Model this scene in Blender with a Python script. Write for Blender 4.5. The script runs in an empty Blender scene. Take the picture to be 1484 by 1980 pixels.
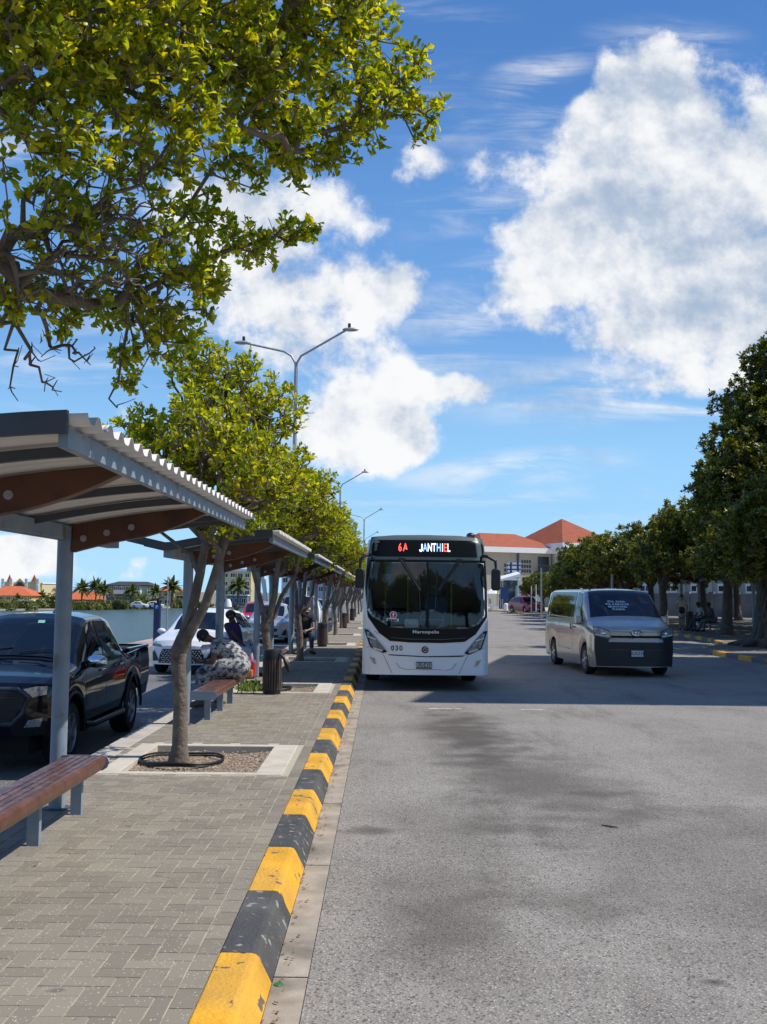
import bpy, bmesh, math, random
import numpy as np
from mathutils import Vector, Matrix
R = math.radians
scene = bpy.context.scene
col = scene.collection
random.seed(7)

# ------------------------------------------------------------------ camera
PITCH, ROLL, CAMH, FPX = R(4.49), R(0.6), 1.8, 2000.0
_F = Vector((0, math.cos(PITCH), math.sin(PITCH)))
_U0 = Vector((0, -math.sin(PITCH), math.cos(PITCH)))
_R0 = Vector((1, 0, 0))
_Rv = _R0*math.cos(ROLL) + _U0*math.sin(ROLL)
_Uv = _U0*math.cos(ROLL) - _R0*math.sin(ROLL)
cam_d = bpy.data.cameras.new('camera')
cam_d.sensor_fit = 'VERTICAL'; cam_d.sensor_height = 24; cam_d.lens = 24*FPX/1980
cam_d.clip_start = 0.05; cam_d.clip_end = 12000
cam = bpy.data.objects.new('camera', cam_d); col.objects.link(cam)
CAMX = -.022
cam.matrix_world = Matrix(((_Rv.x, _Uv.x, -_F.x, CAMX), (_Rv.y, _Uv.y, -_F.y, 0), (_Rv.z, _Uv.z, -_F.z, CAMH), (0, 0, 0, 1)))
scene.camera = cam
def at(px, py, Y):
    """point of the place seen at photo pixel (px, py) at distance Y (survey helper)"""
    d = _F + _Rv*((px-742)/FPX) - _Uv*((py-990)/FPX)
    t = Y/d.y
    return Vector((CAMX+d.x*t, Y, CAMH+d.z*t))

# ------------------------------------------------------------------ light
SUN_EL = R(54)
scene.view_settings.view_transform = 'Standard'
scene.view_settings.look = 'None'
scene.view_settings.exposure = 0.22
scene.view_settings.gamma = 1.0
sl = bpy.data.lights.new('sun', 'SUN'); sl.energy = 4.2; sl.angle = R(0.5); sl.color = (1.0, 0.95, 0.87)
so = bpy.data.objects.new('sun', sl); col.objects.link(so)
so.rotation_euler = (0, R(90)-SUN_EL, 0)

W = bpy.data.worlds.new('World'); scene.world = W; W.use_nodes = True
nt = W.node_tree; nt.nodes.clear()
def NN(t, **k):
    n = nt.nodes.new(t)
    for a, v in k.items(): setattr(n, a, v)
    return n
def LK(a, b): nt.links.new(a, b)
def setin(s, v):
    if hasattr(v, 'is_output') or isinstance(v, bpy.types.NodeSocket): LK(v, s)
    else: s.default_value = v
def MM(op, a, b=None, c=None, clamp=False):
    n = NN('ShaderNodeMath', operation=op); n.use_clamp = clamp
    setin(n.inputs[0], a)
    if b is not None: setin(n.inputs[1], b)
    if c is not None: setin(n.inputs[2], c)
    return n.outputs[0]
def SS(x, lo, hi):
    n = NN('ShaderNodeMapRange', interpolation_type='SMOOTHSTEP')
    setin(n.inputs[0], x); n.inputs[1].default_value = lo; n.inputs[2].default_value = hi
    return n.outputs[0]
sky = NN('ShaderNodeTexSky', sky_type='NISHITA')
sky.sun_disc = False; sky.sun_elevation = SUN_EL; sky.sun_rotation = R(90)
sky.altitude = 0; sky.air_density = 1.0; sky.dust_density = 0.3; sky.ozone_density = 3.0
hs = NN('ShaderNodeHueSaturation'); hs.inputs['Saturation'].default_value = 1.22; hs.inputs['Value'].default_value = 1.0
LK(sky.outputs[0], hs.inputs['Color'])
tc = NN('ShaderNodeTexCoord'); sp = NN('ShaderNodeSeparateXYZ'); LK(tc.outputs['Generated'], sp.inputs[0])
dy = MM('MAXIMUM', MM('ABSOLUTE', sp.outputs[1]), 0.16)
U = MM('DIVIDE', sp.outputs[0], dy); V = MM('DIVIDE', sp.outputs[2], dy)
cb = NN('ShaderNodeCombineXYZ'); LK(U, cb.inputs[0]); LK(V, cb.inputs[1])
blobs = [ # px, py, rx, ry, strength, rot : cloud banks, given as directions
 (1275,110,95,85,1.0,0),(1330,240,150,150,1.1,0),(1230,360,180,140,1.0,0),(1080,440,190,80,.75,-.3),(1310,480,180,120,.8,0),
 (1050,560,150,120,.8,0),(1230,620,180,80,.7,0),(1470,250,90,200,1.0,0),(1490,450,110,150,.85,0),(975,290,70,55,.55,0),(1440,70,110,70,.35,0),
 (1180,210,80,70,.6,0),(1465,560,90,90,.6,0),(1130,520,170,140,.45,0),(1380,720,160,40,.45,.1),(1140,740,200,45,.4,0),
 (600,540,180,120,.68,0),(490,600,150,110,.75,0),(770,540,70,60,.6,0),(440,380,170,100,.6,0),(600,670,150,60,.5,0),
 (735,800,95,100,1.15,0),(660,840,110,90,1.0,0),(790,850,50,40,.9,0),(640,400,120,70,.55,0),
 (880,745,60,40,.75,0),(960,750,55,25,.5,0),(790,290,70,50,.45,0),
 (30,1080,90,35,.75,0),(80,1060,60,18,.5,0),(230,1120,60,18,.5,0),(265,1090,40,14,.5,0),(30,1100,170,40,.35,0),(250,800,80,50,.35,0)]
W.cycles.sampling_method = 'MANUAL'; W.cycles.sample_map_resolution = 512
def blobsum(blobs):
  acc = None
  for (px, py, rx, ry, st, rot) in blobs:
    cu, cv = (px-742)/FPX, (1147-py)/FPX; c_, s_ = math.cos(rot), math.sin(rot); ax, ay = FPX/rx, FPX/ry
    if rot == 0:
        n = NN('ShaderNodeVectorMath', operation='MULTIPLY_ADD'); LK(cb.outputs[0], n.inputs[0]); n.inputs[1].default_value = (ax, ay, 0); n.inputs[2].default_value = (-cu*ax, -cv*ay, 0); mpo = n.outputs[0]
    else:
        mp = NN('ShaderNodeMapping', vector_type='TEXTURE'); mp.inputs['Location'].default_value = (cu, cv, 0)
        mp.inputs['Rotation'].default_value = (0, 0, rot); mp.inputs['Scale'].default_value = (rx/FPX, ry/FPX, 1); LK(cb.outputs[0], mp.inputs[0]); mpo = mp.outputs[0]
    ln = NN('ShaderNodeVectorMath', operation='LENGTH'); LK(mpo, ln.inputs[0])
    n = NN('ShaderNodeMapRange', interpolation_type='SMOOTHSTEP'); LK(ln.outputs['Value'], n.inputs[0]); n.inputs[1].default_value = .1; n.inputs[2].default_value = 1.75; n.inputs[3].default_value = st; n.inputs[4].default_value = 0
    acc = n.outputs[0] if acc is None else MM('MULTIPLY_ADD', n.outputs[0], MM('SUBTRACT', 1.0, acc), acc)
  return acc
acc = blobsum(blobs)
def NZ(vec, scale, detail, rough=.55, dist=0, sc=(1,1,1), loc=(0,0,0)):
    mp = NN('ShaderNodeMapping'); mp.inputs['Scale'].default_value = sc; mp.inputs['Location'].default_value = loc
    LK(vec, mp.inputs[0])
    n = NN('ShaderNodeTexNoise'); n.inputs['Scale'].default_value = scale; n.inputs['Detail'].default_value = detail
    n.inputs['Roughness'].default_value = rough; n.inputs['Distortion'].default_value = dist
    LK(mp.outputs[0], n.inputs['Vector']); return n.outputs[0]
def BL(loc):
    mp = NN('ShaderNodeMapping'); mp.inputs['Location'].default_value = loc; LK(cb.outputs[0], mp.inputs[0])
    wn = NN('ShaderNodeTexNoise'); wn.inputs['Scale'].default_value = 14; wn.inputs['Detail'].default_value = 4; LK(mp.outputs[0], wn.inputs['Vector'])
    wv_ = NN('ShaderNodeVectorMath', operation='MULTIPLY_ADD'); LK(wn.outputs['Color'], wv_.inputs[0]); wv_.inputs[1].default_value = (.06, .06, 0); LK(mp.outputs[0], wv_.inputs[2])
    v = NN('ShaderNodeTexVoronoi'); v.feature = 'F1'; v.inputs['Scale'].default_value = 13; v.inputs['Detail'].default_value = 3; v.inputs['Roughness'].default_value = .55; v.normalize = True
    LK(wv_.outputs[0], v.inputs['Vector']); return v.outputs['Distance']
def FIELD(loc):
    return MM('ADD', MM('MULTIPLY', MM('SUBTRACT', NZ(cb.outputs[0], 6.5, 7, .64, 0, loc=loc), .5), 3.0), MM('MULTIPLY', MM('SUBTRACT', .30, BL(loc)), 1.3))
n1 = FIELD((0, 0, 0)); n2 = FIELD((-.022, -.03, 0))       # same field, sampled toward the sun
nb = NZ(cb.outputs[0], 3.2, 5, .5, 0, loc=(3, 1, 0))
dens = MM('ADD', MM('MULTIPLY', acc, 1.15), n1)
mask = SS(dens, .33, .84)
mask = MM('MULTIPLY', mask, SS(acc, .06, .40))
# thin streaks
str1 = NZ(cb.outputs[0], 5, 8, .62, .6, sc=(1, 6.5, 1), loc=(0, .2, 0))
str2 = SS(NZ(cb.outputs[0], 2.2, 2, .5, 0, sc=(1, 2.2, 1), loc=(1.3, 4.1, 0)), .42, .66)
cir = MM('MULTIPLY', MM('MULTIPLY', SS(str1, .45, .75), str2), .75)
cir = MM('MULTIPLY', cir, SS(V, .03, .12))
cacc = blobsum([(1250,735,300,55,1,.08),(980,905,190,28,.8,.10),(1040,105,90,32,.9,.25),(1380,770,120,25,.9,.05),(880,600,120,60,.5,0),(960,960,150,14,.5,.03),(1300,30,120,40,.5,0)])
cir = MM('MAXIMUM', cir, MM('MULTIPLY', MM('MULTIPLY', SS(str1, .37, .64), cacc), 1.0))
allm = MM('MAXIMUM', MM('MULTIPLY', mask, .96), cir)
allm = MM('MULTIPLY', allm, SS(V, -.005, .01))
lit = SS(MM('ADD', MM('MULTIPLY', MM('SUBTRACT', n1, n2), .85), MM('ADD', MM('MULTIPLY', MM('SUBTRACT', nb, .5), 1.0), MM('ADD', .62, MM('MULTIPLY', MM('SUBTRACT', dens, 1.0), -.12)))), 0.1, .95)
cm = NN('ShaderNodeMix', data_type='RGBA'); LK(lit, cm.inputs[0])
cm.inputs[6].default_value = (.44, .54, .69, 1); cm.inputs[7].default_value = (1.0, 1.0, 1.0, 1)
bg1 = NN('ShaderNodeBackground'); bg1.inputs[1].default_value = 0.115
EL = NN('ShaderNodeValToRGB'); EL.color_ramp.interpolation = 'EASE'; el_ = EL.color_ramp.elements       # the clear tropical blue of the air by height above the horizon
el_[0].position = 0; el_[0].color = (.31, .58, .84, 1); el_[1].position = 1; el_[1].color = (.04, .12, .36, 1)
for ps_, c_ in ((.10, (.25, .49, .76)), (.28, (.125, .29, .60)), (.52, (.060, .17, .44))): e_ = el_.new(ps_); e_.color = (*c_, 1)
LK(MM('MAXIMUM', sp.outputs[2], 0.0), EL.inputs[0])
sc10 = NN('ShaderNodeVectorMath', operation='SCALE'); LK(EL.outputs[0], sc10.inputs[0]); sc10.inputs['Scale'].default_value = 10.0
mskc = NN('ShaderNodeMix', data_type='RGBA'); mskc.inputs[0].default_value = .85; LK(hs.outputs[0], mskc.inputs[6]); LK(sc10.outputs[0], mskc.inputs[7])
LK(mskc.outputs[2], bg1.inputs[0])
bg2 = NN('ShaderNodeBackground'); LK(cm.outputs[2], bg2.inputs[0]); bg2.inputs[1].default_value = 0.84
mx = NN('ShaderNodeMixShader'); LK(allm, mx.inputs[0]); LK(bg1.outputs[0], mx.inputs[1]); LK(bg2.outputs[0], mx.inputs[2])
wo = NN('ShaderNodeOutputWorld'); LK(mx.outputs[0], wo.inputs[0])

# ------------------------------------------------------------------ materials
MATS = {}
def mat(name, c, rough=.6, metal=0., var=0., vs=6., bump=0., bs=40., spec=.5, coat=0., emit=0., detail=5, c3=None, c3s=1., c3lo=.5, c3hi=.7, c2=None, c2s=1.5, c2lo=.5, c2hi=.7, attr=None, transl=0., coord='Object'):
    if name in MATS: return MATS[name]
    m = bpy.data.materials.new(name); m.use_nodes = True; t = m.node_tree; b = t.nodes['Principled BSDF']
    b.inputs['Roughness'].default_value = rough; b.inputs['Metallic'].default_value = metal
    b.inputs['Specular IOR Level'].default_value = spec
    if coat: b.inputs['Coat Weight'].default_value = coat; b.inputs['Coat Roughness'].default_value = .04
    c = (*c, 1) if len(c) == 3 else c
    tcn = t.nodes.new('ShaderNodeTexCoord'); cur = None
    def noise(s, d=detail):
        n = t.nodes.new('ShaderNodeTexNoise'); n.inputs['Scale'].default_value = s; n.inputs['Detail'].default_value = d
        t.links.new(tcn.outputs[coord], n.inputs['Vector']); return n
    rgb = t.nodes.new('ShaderNodeRGB'); rgb.outputs[0].default_value = c; cur = rgb.outputs[0]
    if c2 is not None:
        n = noise(c2s); mr = t.nodes.new('ShaderNodeMapRange'); mr.inputs[1].default_value = c2lo; mr.inputs[2].default_value = c2hi
        t.links.new(n.outputs[0], mr.inputs[0])
        mi = t.nodes.new('ShaderNodeMix'); mi.data_type = 'RGBA'; t.links.new(mr.outputs[0], mi.inputs[0])
        t.links.new(cur, mi.inputs[6]); mi.inputs[7].default_value = (*c2, 1); cur = mi.outputs[2]
    if c3 is not None:
        n = noise(c3s, 8); mr = t.nodes.new('ShaderNodeMapRange'); mr.inputs[1].default_value = c3lo; mr.inputs[2].default_value = c3hi
        t.links.new(n.outputs[0], mr.inputs[0])
        mi = t.nodes.new('ShaderNodeMix'); mi.data_type = 'RGBA'; t.links.new(mr.outputs[0], mi.inputs[0])
        t.links.new(cur, mi.inputs[6]); mi.inputs[7].default_value = (*c3, 1); cur = mi.outputs[2]
    if attr:
        a = t.nodes.new('ShaderNodeAttribute'); a.attribute_name = attr[0]
        mi = t.nodes.new('ShaderNodeMix'); mi.data_type = 'RGBA'; t.links.new(a.outputs['Fac'], mi.inputs[0])
        t.links.new(cur, mi.inputs[6]); mi.inputs[7].default_value = (*attr[1], 1); cur = mi.outputs[2]
    if var:
        n = noise(vs); mr = t.nodes.new('ShaderNodeMapRange'); mr.inputs[1].default_value = .25; mr.inputs[2].default_value = .75
        mr.inputs[3].default_value = 1-var; mr.inputs[4].default_value = 1+var
        t.links.new(n.outputs[0], mr.inputs[0])
        h = t.nodes.new('ShaderNodeVectorMath'); h.operation = 'SCALE'
        t.links.new(cur, h.inputs[0]); t.links.new(mr.outputs[0], h.inputs['Scale']); cur = h.outputs[0]
    t.links.new(cur, b.inputs['Base Color'])
    if bump:
        n = noise(bs); bp = t.nodes.new('ShaderNodeBump'); bp.inputs['Strength'].default_value = bump; bp.inputs['Distance'].default_value = .02
        t.links.new(n.outputs[0], bp.inputs['Height']); t.links.new(bp.outputs[0], b.inputs['Normal'])
    if emit: b.inputs['Emission Strength'].default_value = emit; t.links.new(cur, b.inputs['Emission Color'])
    if transl:
        tr = t.nodes.new('ShaderNodeBsdfTranslucent')
        g = t.nodes.new('ShaderNodeVectorMath'); g.operation = 'MULTIPLY'; g.inputs[1].default_value = (1.55, 1.25, .45)
        t.links.new(cur, g.inputs[0]); t.links.new(g.outputs[0], tr.inputs[0])
        ms = t.nodes.new('ShaderNodeMixShader'); ms.inputs[0].default_value = transl
        t.links.new(b.outputs[0], ms.inputs[1]); t.links.new(tr.outputs[0], ms.inputs[2])
        t.links.new(ms.outputs[0], t.nodes['Material Output'].inputs[0])
    MATS[name] = m; return m

STEEL = mat('blue_grey_paint', (.21, .26, .31), .45, var=.10, vs=3, c2=(.28, .31, .33), c2s=4, c3=(.16, .14, .12), c3s=5, c3lo=.60, c3hi=.72)
DSTEEL = mat('dark_steel', (.06, .07, .085), .5, var=.1)
CORR = mat('corrugated_sheet', (.62, .60, .57), .45, var=.08, vs=2)
WOODM = mat('laminated_wood', (.10, .036, .018), .5, var=.35, vs=3, c2=(.05, .018, .010), c2s=5)
BLACKP = mat('black_plastic', (.012, .012, .014), .45)
RUBBER = mat('tyre_rubber', (.014, .014, .015), .85, var=.2)
ALLOY = mat('alloy', (.45, .46, .48), .3, metal=.8)
CHROME = mat('chrome', (.75, .76, .78), .12, metal=1)
DARKGL = mat('tinted_glass', (.004, .007, .012), .03, spec=.55)
WHITEP = mat('white_paint', (.74, .75, .76), .28, coat=.6, var=.02, vs=1.5)
WHITE = mat('white_matt', (.78, .78, .76), .7, var=.04)
RED = mat('red_paint', (.42, .02, .03), .3, coat=.5)
CONC = mat('concrete', (.40, .37, .31), .9, var=.18, vs=7, bump=.15, bs=60, c2=(.25, .23, .20), c2s=3)
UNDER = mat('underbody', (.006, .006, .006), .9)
LAMPGL = mat('lamp_glass', (.35, .37, .40), .12, metal=.7, var=.6, vs=28)
GALV = mat('galvanised', (.36, .37, .38), .5, metal=.3, var=.12)

def glassmat():
    m = bpy.data.materials.new('windscreen_glass'); m.use_nodes = True; t = m.node_tree; t.nodes.clear()
    o = t.nodes.new('ShaderNodeOutputMaterial'); tr = t.nodes.new('ShaderNodeBsdfTransparent'); tr.inputs[0].default_value = (.55, .62, .66, 1)
    gl = t.nodes.new('ShaderNodeBsdfGlossy'); gl.inputs['Roughness'].default_value = .02; gl.inputs[0].default_value = (.9, .95, 1, 1)
    fr = t.nodes.new('ShaderNodeFresnel'); fr.inputs[0].default_value = 1.55
    ms = t.nodes.new('ShaderNodeMixShader'); t.links.new(fr.outputs[0], ms.inputs[0]); t.links.new(tr.outputs[0], ms.inputs[1]); t.links.new(gl.outputs[0], ms.inputs[2])
    t.links.new(ms.outputs[0], o.inputs[0]); return m
GLASS = glassmat()

# ------------------------------------------------------------------ mesh builder
class MB:
    def __init__(s): s.v = []; s.f = []; s.m = []; s.mi = 0; s.ch = []
    def add(s, vs, fs):
        o = len(s.v); s.ch.append((o, len(s.f))); s.v += [tuple(p) for p in vs]
        for f in fs: s.f.append([i+o for i in f]); s.m.append(s.mi)
        return s
    def box(s, c, d, rot=None):
        x, y, z = [k/2 for k in d]
        P = [Vector(p) for p in ((-x,-y,-z),(x,-y,-z),(x,y,-z),(-x,y,-z),(-x,-y,z),(x,-y,z),(x,y,z),(-x,y,z))]
        if rot is not None: P = [rot @ p for p in P]
        return s.add([p+Vector(c) for p in P], [(0,3,2,1),(4,5,6,7),(0,1,5,4),(1,2,6,5),(2,3,7,6),(3,0,4,7)])
    def bx(s, x0, x1, y0, y1, z0, z1): return s.box(((x0+x1)/2,(y0+y1)/2,(z0+z1)/2), (x1-x0,y1-y0,z1-z0))
    def tube(s, pts, rad, n=10, cap=True):
        pts = [Vector(p) for p in pts]
        if not hasattr(rad, '__len__'): rad = [rad]*len(pts)
        vs = []; prev = None
        for i, p in enumerate(pts):
            d = (pts[min(i+1, len(pts)-1)]-pts[max(i-1, 0)]).normalized()
            if prev is None: a = d.orthogonal().normalized()
            else:
                a = prev - d*prev.dot(d); a = a.normalized() if a.length > 1e-6 else d.orthogonal().normalized()
            prev = a; b = d.cross(a)
            for k in range(n):
                t = 2*math.pi*k/n; vs.append(p+(a*math.cos(t)+b*math.sin(t))*rad[i])
        fs = []
        for i in range(len(pts)-1):
            for k in range(n):
                k2 = (k+1) % n; fs.append((i*n+k, i*n+k2, (i+1)*n+k2, (i+1)*n+k))
        if cap: fs += [tuple(range(n-1, -1, -1)), tuple(range((len(pts)-1)*n, len(pts)*n))]
        return s.add(vs, fs)
    def lathe(s, prof, c=(0,0,0), n=24, axis='z'):
        vs = []
        for (r, h) in prof:
            for k in range(n):
                t = 2*math.pi*k/n; a, b = r*math.cos(t), r*math.sin(t)
                p = (a, b, h) if axis == 'z' else ((h, a, b) if axis == 'x' else (b, h, a))
                vs.append((p[0]+c[0], p[1]+c[1], p[2]+c[2]))
        fs = []
        for i in range(len(prof)-1):
            for k in range(n):
                k2 = (k+1) % n; fs.append((i*n+k, i*n+k2, (i+1)*n+k2, (i+1)*n+k))
        return s.add(vs, fs)
    def ball(s, c, r, n=12, m=8):
        r = (r, r, r) if not hasattr(r, '__len__') else r
        vs = []; fs = []
        for i in range(m+1):
            ph = math.pi*i/m
            for k in range(n):
                t = 2*math.pi*k/n
                vs.append((c[0]+r[0]*math.sin(ph)*math.cos(t), c[1]+r[1]*math.sin(ph)*math.sin(t), c[2]-r[2]*math.cos(ph)))
        for i in range(m):
            for k in range(n):
                k2 = (k+1) % n; fs.append((i*n+k, i*n+k2, (i+1)*n+k2, (i+1)*n+k))
        return s.add(vs, fs)
    def grid(s, fn, nu, nv, flip=False):
        vs = [fn(i/nu, j/nv) for j in range(nv+1) for i in range(nu+1)]
        fs = []
        for j in range(nv):
            for i in range(nu):
                a = j*(nu+1)+i; q = (a, a+1, a+nu+2, a+nu+1); fs.append(q[::-1] if flip else q)
        return s.add(vs, fs)
    def prism(s, poly, fn, t):
        """poly in 2D, fn maps (a, b, depth) to 3D, t thickness"""
        n = len(poly); vs = [fn(a, b, 0) for a, b in poly]+[fn(a, b, t) for a, b in poly]
        fs = [tuple(range(n)), tuple(range(2*n-1, n-1, -1))]+[(i, (i+1) % n, n+(i+1) % n, n+i)[::-1] for i in range(n)]
        return s.add(vs, fs)
    def panel(s, poly, F, off=.006, cuts=3, maxlen=None):
        """flat outline (x,z) laid on the curved front y = F(x,z)-off"""
        bm = bmesh.new(); vv = [bm.verts.new((a, 0, b)) for a, b in poly]
        fc = bm.faces.new(vv); bmesh.ops.triangulate(bm, faces=[fc])
        for _ in range(cuts):
            L = maxlen or .09
            es = [e for e in bm.edges if e.calc_length() > L]
            if not es: break
            bmesh.ops.subdivide_edges(bm, edges=es, cuts=1)
            bmesh.ops.triangulate(bm, faces=[f for f in bm.faces if len(f.verts) > 3])
        bm.verts.index_update(); bm.normal_update(); bm.faces.ensure_lookup_table()
        vs = [(v.co.x, F(v.co.x, v.co.z)-off, v.co.z) for v in bm.verts]
        fs = [[v.index for v in f.verts] for f in bm.faces]
        if bm.faces[:] and bm.faces[0].normal.y > 0: fs = [f[::-1] for f in fs]
        bm.free(); return s.add(vs, fs)
    def each(s, name, mats, parent=None, **k):
        out = []
        for i, (v0, f0) in enumerate(s.ch):
            v1, f1 = s.ch[i+1] if i+1 < len(s.ch) else (len(s.v), len(s.f))
            q = MB(); q.v = s.v[v0:v1]; q.f = [[j-v0 for j in f] for f in s.f[f0:f1]]; q.m = [0]*len(q.f); out.append(q.build(name, mats, parent, **k))
        return out
    def build(s, name, mats, parent=None, smooth=False, loc=None, rot=None, bevel=0, angle=35):
        me = bpy.data.meshes.new(name); me.from_pydata(s.v, [], s.f)
        if not isinstance(mats, (list, tuple)): mats = [mats]
        for m in mats: me.materials.append(m)
        if len(mats) > 1: me.polygons.foreach_set('material_index', s.m)
        me.validate()
        if smooth:
            me.polygons.foreach_set('use_smooth', [True]*len(me.polygons))
            if angle < 180: me.set_sharp_from_angle(angle=R(angle))
        o = bpy.data.objects.new(name, me); col.objects.link(o)
        if parent is not None: o.parent = parent
        if loc is not None: o.location = loc
        if rot is not None: o.rotation_euler = rot
        if bevel:
            b = o.modifiers.new('bevel', 'BEVEL'); b.width = bevel; b.segments = 2; b.limit_method = 'ANGLE'; b.angle_limit = R(40)
        return o

def tag(o, label=None, cat=None, group=None, kind=None):
    if label: o['label'] = label
    if cat: o['category'] = cat
    if group: o['group'] = group
    if kind: o['kind'] = kind
    return o
def thing(name, label, cat, loc=(0,0,0), rz=0, group=None, scale=None):
    o = bpy.data.objects.new(name, None); col.objects.link(o); o.empty_display_size = .2
    o.location = loc; o.rotation_euler = (0, 0, rz)
    if scale: o.scale = (scale,)*3 if not hasattr(scale, '__len__') else scale
    return tag(o, label, cat, group)
def struct(o): o['kind'] = 'structure'; return o
def copy_tree(o, parent=None):
    c = o.copy(); col.objects.link(c); c.parent = parent
    for ch in list(o.children): copy_tree(ch, c)
    return c
def place(o, loc, rz=0, label=None, scale=None):
    o.location = loc; o.rotation_euler = (0, 0, rz)
    if label: o['label'] = label
    if scale: o.scale = (scale,)*3
    return o
def text(s, size, m, parent, loc, rot=(R(90), 0, 0), name='lettering', ext=.002, bold=0, sx=1, align='CENTER', F=None, spacing=1):
    cu = bpy.data.curves.new(name, 'FONT'); cu.body = s; cu.size = size; cu.extrude = ext; cu.offset = bold
    cu.align_x = align; cu.align_y = 'CENTER'; cu.space_character = spacing; cu.resolution_u = 3
    o = bpy.data.objects.new(name, cu); col.objects.link(o)
    me = bpy.data.meshes.new_from_object(o); bpy.data.objects.remove(o)
    me.materials.clear(); me.materials.append(m)
    o = bpy.data.objects.new(name, me); col.objects.link(o); o.parent = parent
    o.location = loc; o.rotation_euler = rot; o.scale = (sx, 1, 1)
    if F:
        for v in me.vertices:
            v.co.z -= F(loc[0]+v.co.x*sx, loc[2]+v.co.y) - F(loc[0], loc[2])
    return o
# ================================================================== SETTING
def road_mat(name, base, stain, speck, sc=1.0):
    m = bpy.data.materials.new(name); m.use_nodes = True; t = m.node_tree; b = t.nodes['Principled BSDF']
    L = t.links.new
    tcn = t.nodes.new('ShaderNodeTexCoord')
    def nz(s, d, lo, hi, r=.6, vec=None):
        n = t.nodes.new('ShaderNodeTexNoise'); n.inputs['Scale'].default_value = s; n.inputs['Detail'].default_value = d; n.inputs['Roughness'].default_value = r
        L(vec or tcn.outputs['Object'], n.inputs['Vector']); mr = t.nodes.new('ShaderNodeMapRange'); mr.inputs[1].default_value = lo; mr.inputs[2].default_value = hi
        L(n.outputs[0], mr.inputs[0]); return mr.outputs[0]
    def mix(f, a, c):
        mi = t.nodes.new('ShaderNodeMix'); mi.data_type = 'RGBA'; L(f, mi.inputs[0])
        if isinstance(a, tuple): mi.inputs[6].default_value = (*a, 1)
        else: L(a, mi.inputs[6])
        mi.inputs[7].default_value = (*c, 1); return mi.outputs[2]
    def mul(a, b_):
        x = t.nodes.new('ShaderNodeMath'); x.operation = 'MULTIPLY'; L(a, x.inputs[0])
        if isinstance(b_, float): x.inputs[1].default_value = b_
        else: L(b_, x.inputs[1])
        return x.outputs[0]
    mp = t.nodes.new('ShaderNodeMapping'); mp.inputs['Scale'].default_value = (1.6, .35, 1); L(tcn.outputs['Object'], mp.inputs[0])
    c = mix(mul(nz(.55, 5, .50, .74), .62), base, stain)                              # worn patches
    c = mix(mul(nz(1.0, 6, .53, .72, .65, mp.outputs[0]), .6), c, tuple(x*.8 for x in stain))   # tracks along the road
    c = mix(mul(nz(.8, 5, .47, .8), .5), c, tuple(min(1, x*1.35) for x in base))
    c = mix(mul(nz(2.6, 4, .66, .74, .7), .6), c, tuple(x*.45 for x in stain))           # oil spots
    stn = []
    if sc == 1.0:      # oil and rubber stains where the buses stop
        for (sx, sy, rx, ry, k_) in ((1.1,13.6,.75,3.6,.85),(1.45,10.2,1.0,3.0,.6),(.30,6.0,.50,1.3,.62),(.55,8.0,.7,1.8,.3),(2.2,7.0,1.5,3.0,.3),(4.0,10,.8,5,.25),(1.1,6.3,.5,.5,.4),(.9,8.2,.5,.35,.5),(1.55,5.0,.09,.07,.9),(-.05,8.0,.25,.2,.7),(3.0,8.5,1.6,.8,.3),(1.9,9.6,.5,.2,.5)):
            m2 = t.nodes.new('ShaderNodeMapping'); m2.vector_type = 'TEXTURE'; m2.inputs['Location'].default_value = (sx, sy, 0); m2.inputs['Scale'].default_value = (rx, ry, 1); L(tcn.outputs['Object'], m2.inputs[0])
            ln = t.nodes.new('ShaderNodeVectorMath'); ln.operation = 'LENGTH'; L(m2.outputs[0], ln.inputs[0])
            nn = t.nodes.new('ShaderNodeTexNoise'); nn.inputs['Scale'].default_value = 2.2; nn.inputs['Detail'].default_value = 6; L(tcn.outputs['Object'], nn.inputs['Vector'])
            ad = t.nodes.new('ShaderNodeMath'); ad.operation = 'MULTIPLY_ADD'; L(nn.outputs[0], ad.inputs[0]); ad.inputs[1].default_value = 1.6; L(ln.outputs['Value'], ad.inputs[2])
            r2 = t.nodes.new('ShaderNodeMapRange'); r2.interpolation_type = 'SMOOTHSTEP'; r2.inputs[1].default_value = 1.9; r2.inputs[2].default_value = .9; r2.inputs[4].default_value = k_; L(ad.outputs[0], r2.inputs[0])
            stn.append(r2.outputs[0])
    vo = t.nodes.new('ShaderNodeTexVoronoi'); vo.inputs['Scale'].default_value = 85*sc; L(tcn.outputs['Object'], vo.inputs['Vector'])
    s3 = t.nodes.new('ShaderNodeSeparateColor'); L(vo.outputs['Color'], s3.inputs[0])
    mr = t.nodes.new('ShaderNodeMapRange'); mr.inputs[1].default_value = .62; mr.inputs[2].default_value = .95; L(s3.outputs[0], mr.inputs[0])
    d = t.nodes.new('ShaderNodeMapRange'); d.inputs[1].default_value = .55; d.inputs[2].default_value = .2; L(vo.outputs['Distance'], d.inputs[0])
    c = mix(mul(mul(mr.outputs[0], d.outputs[0]), .95), c, speck)
    mr2 = t.nodes.new('ShaderNodeMapRange'); mr2.inputs[1].default_value = .3; mr2.inputs[2].default_value = .0; L(s3.outputs[1], mr2.inputs[0])
    c = mix(mul(mr2.outputs[0], .9), c, tuple(x*.3 for x in base))
    for o_ in stn: c = mix(o_, c, tuple(x*.6 for x in stain))
    L(c, b.inputs['Base Color']); b.inputs['Roughness'].default_value = .85; b.inputs['Specular IOR Level'].default_value = .3
    bp = t.nodes.new('ShaderNodeBump'); bp.inputs['Strength'].default_value = .55; bp.inputs['Distance'].default_value = .008
    L(vo.outputs['Distance'], bp.inputs['Height']); L(bp.outputs[0], b.inputs['Normal'])
    return m
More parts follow.
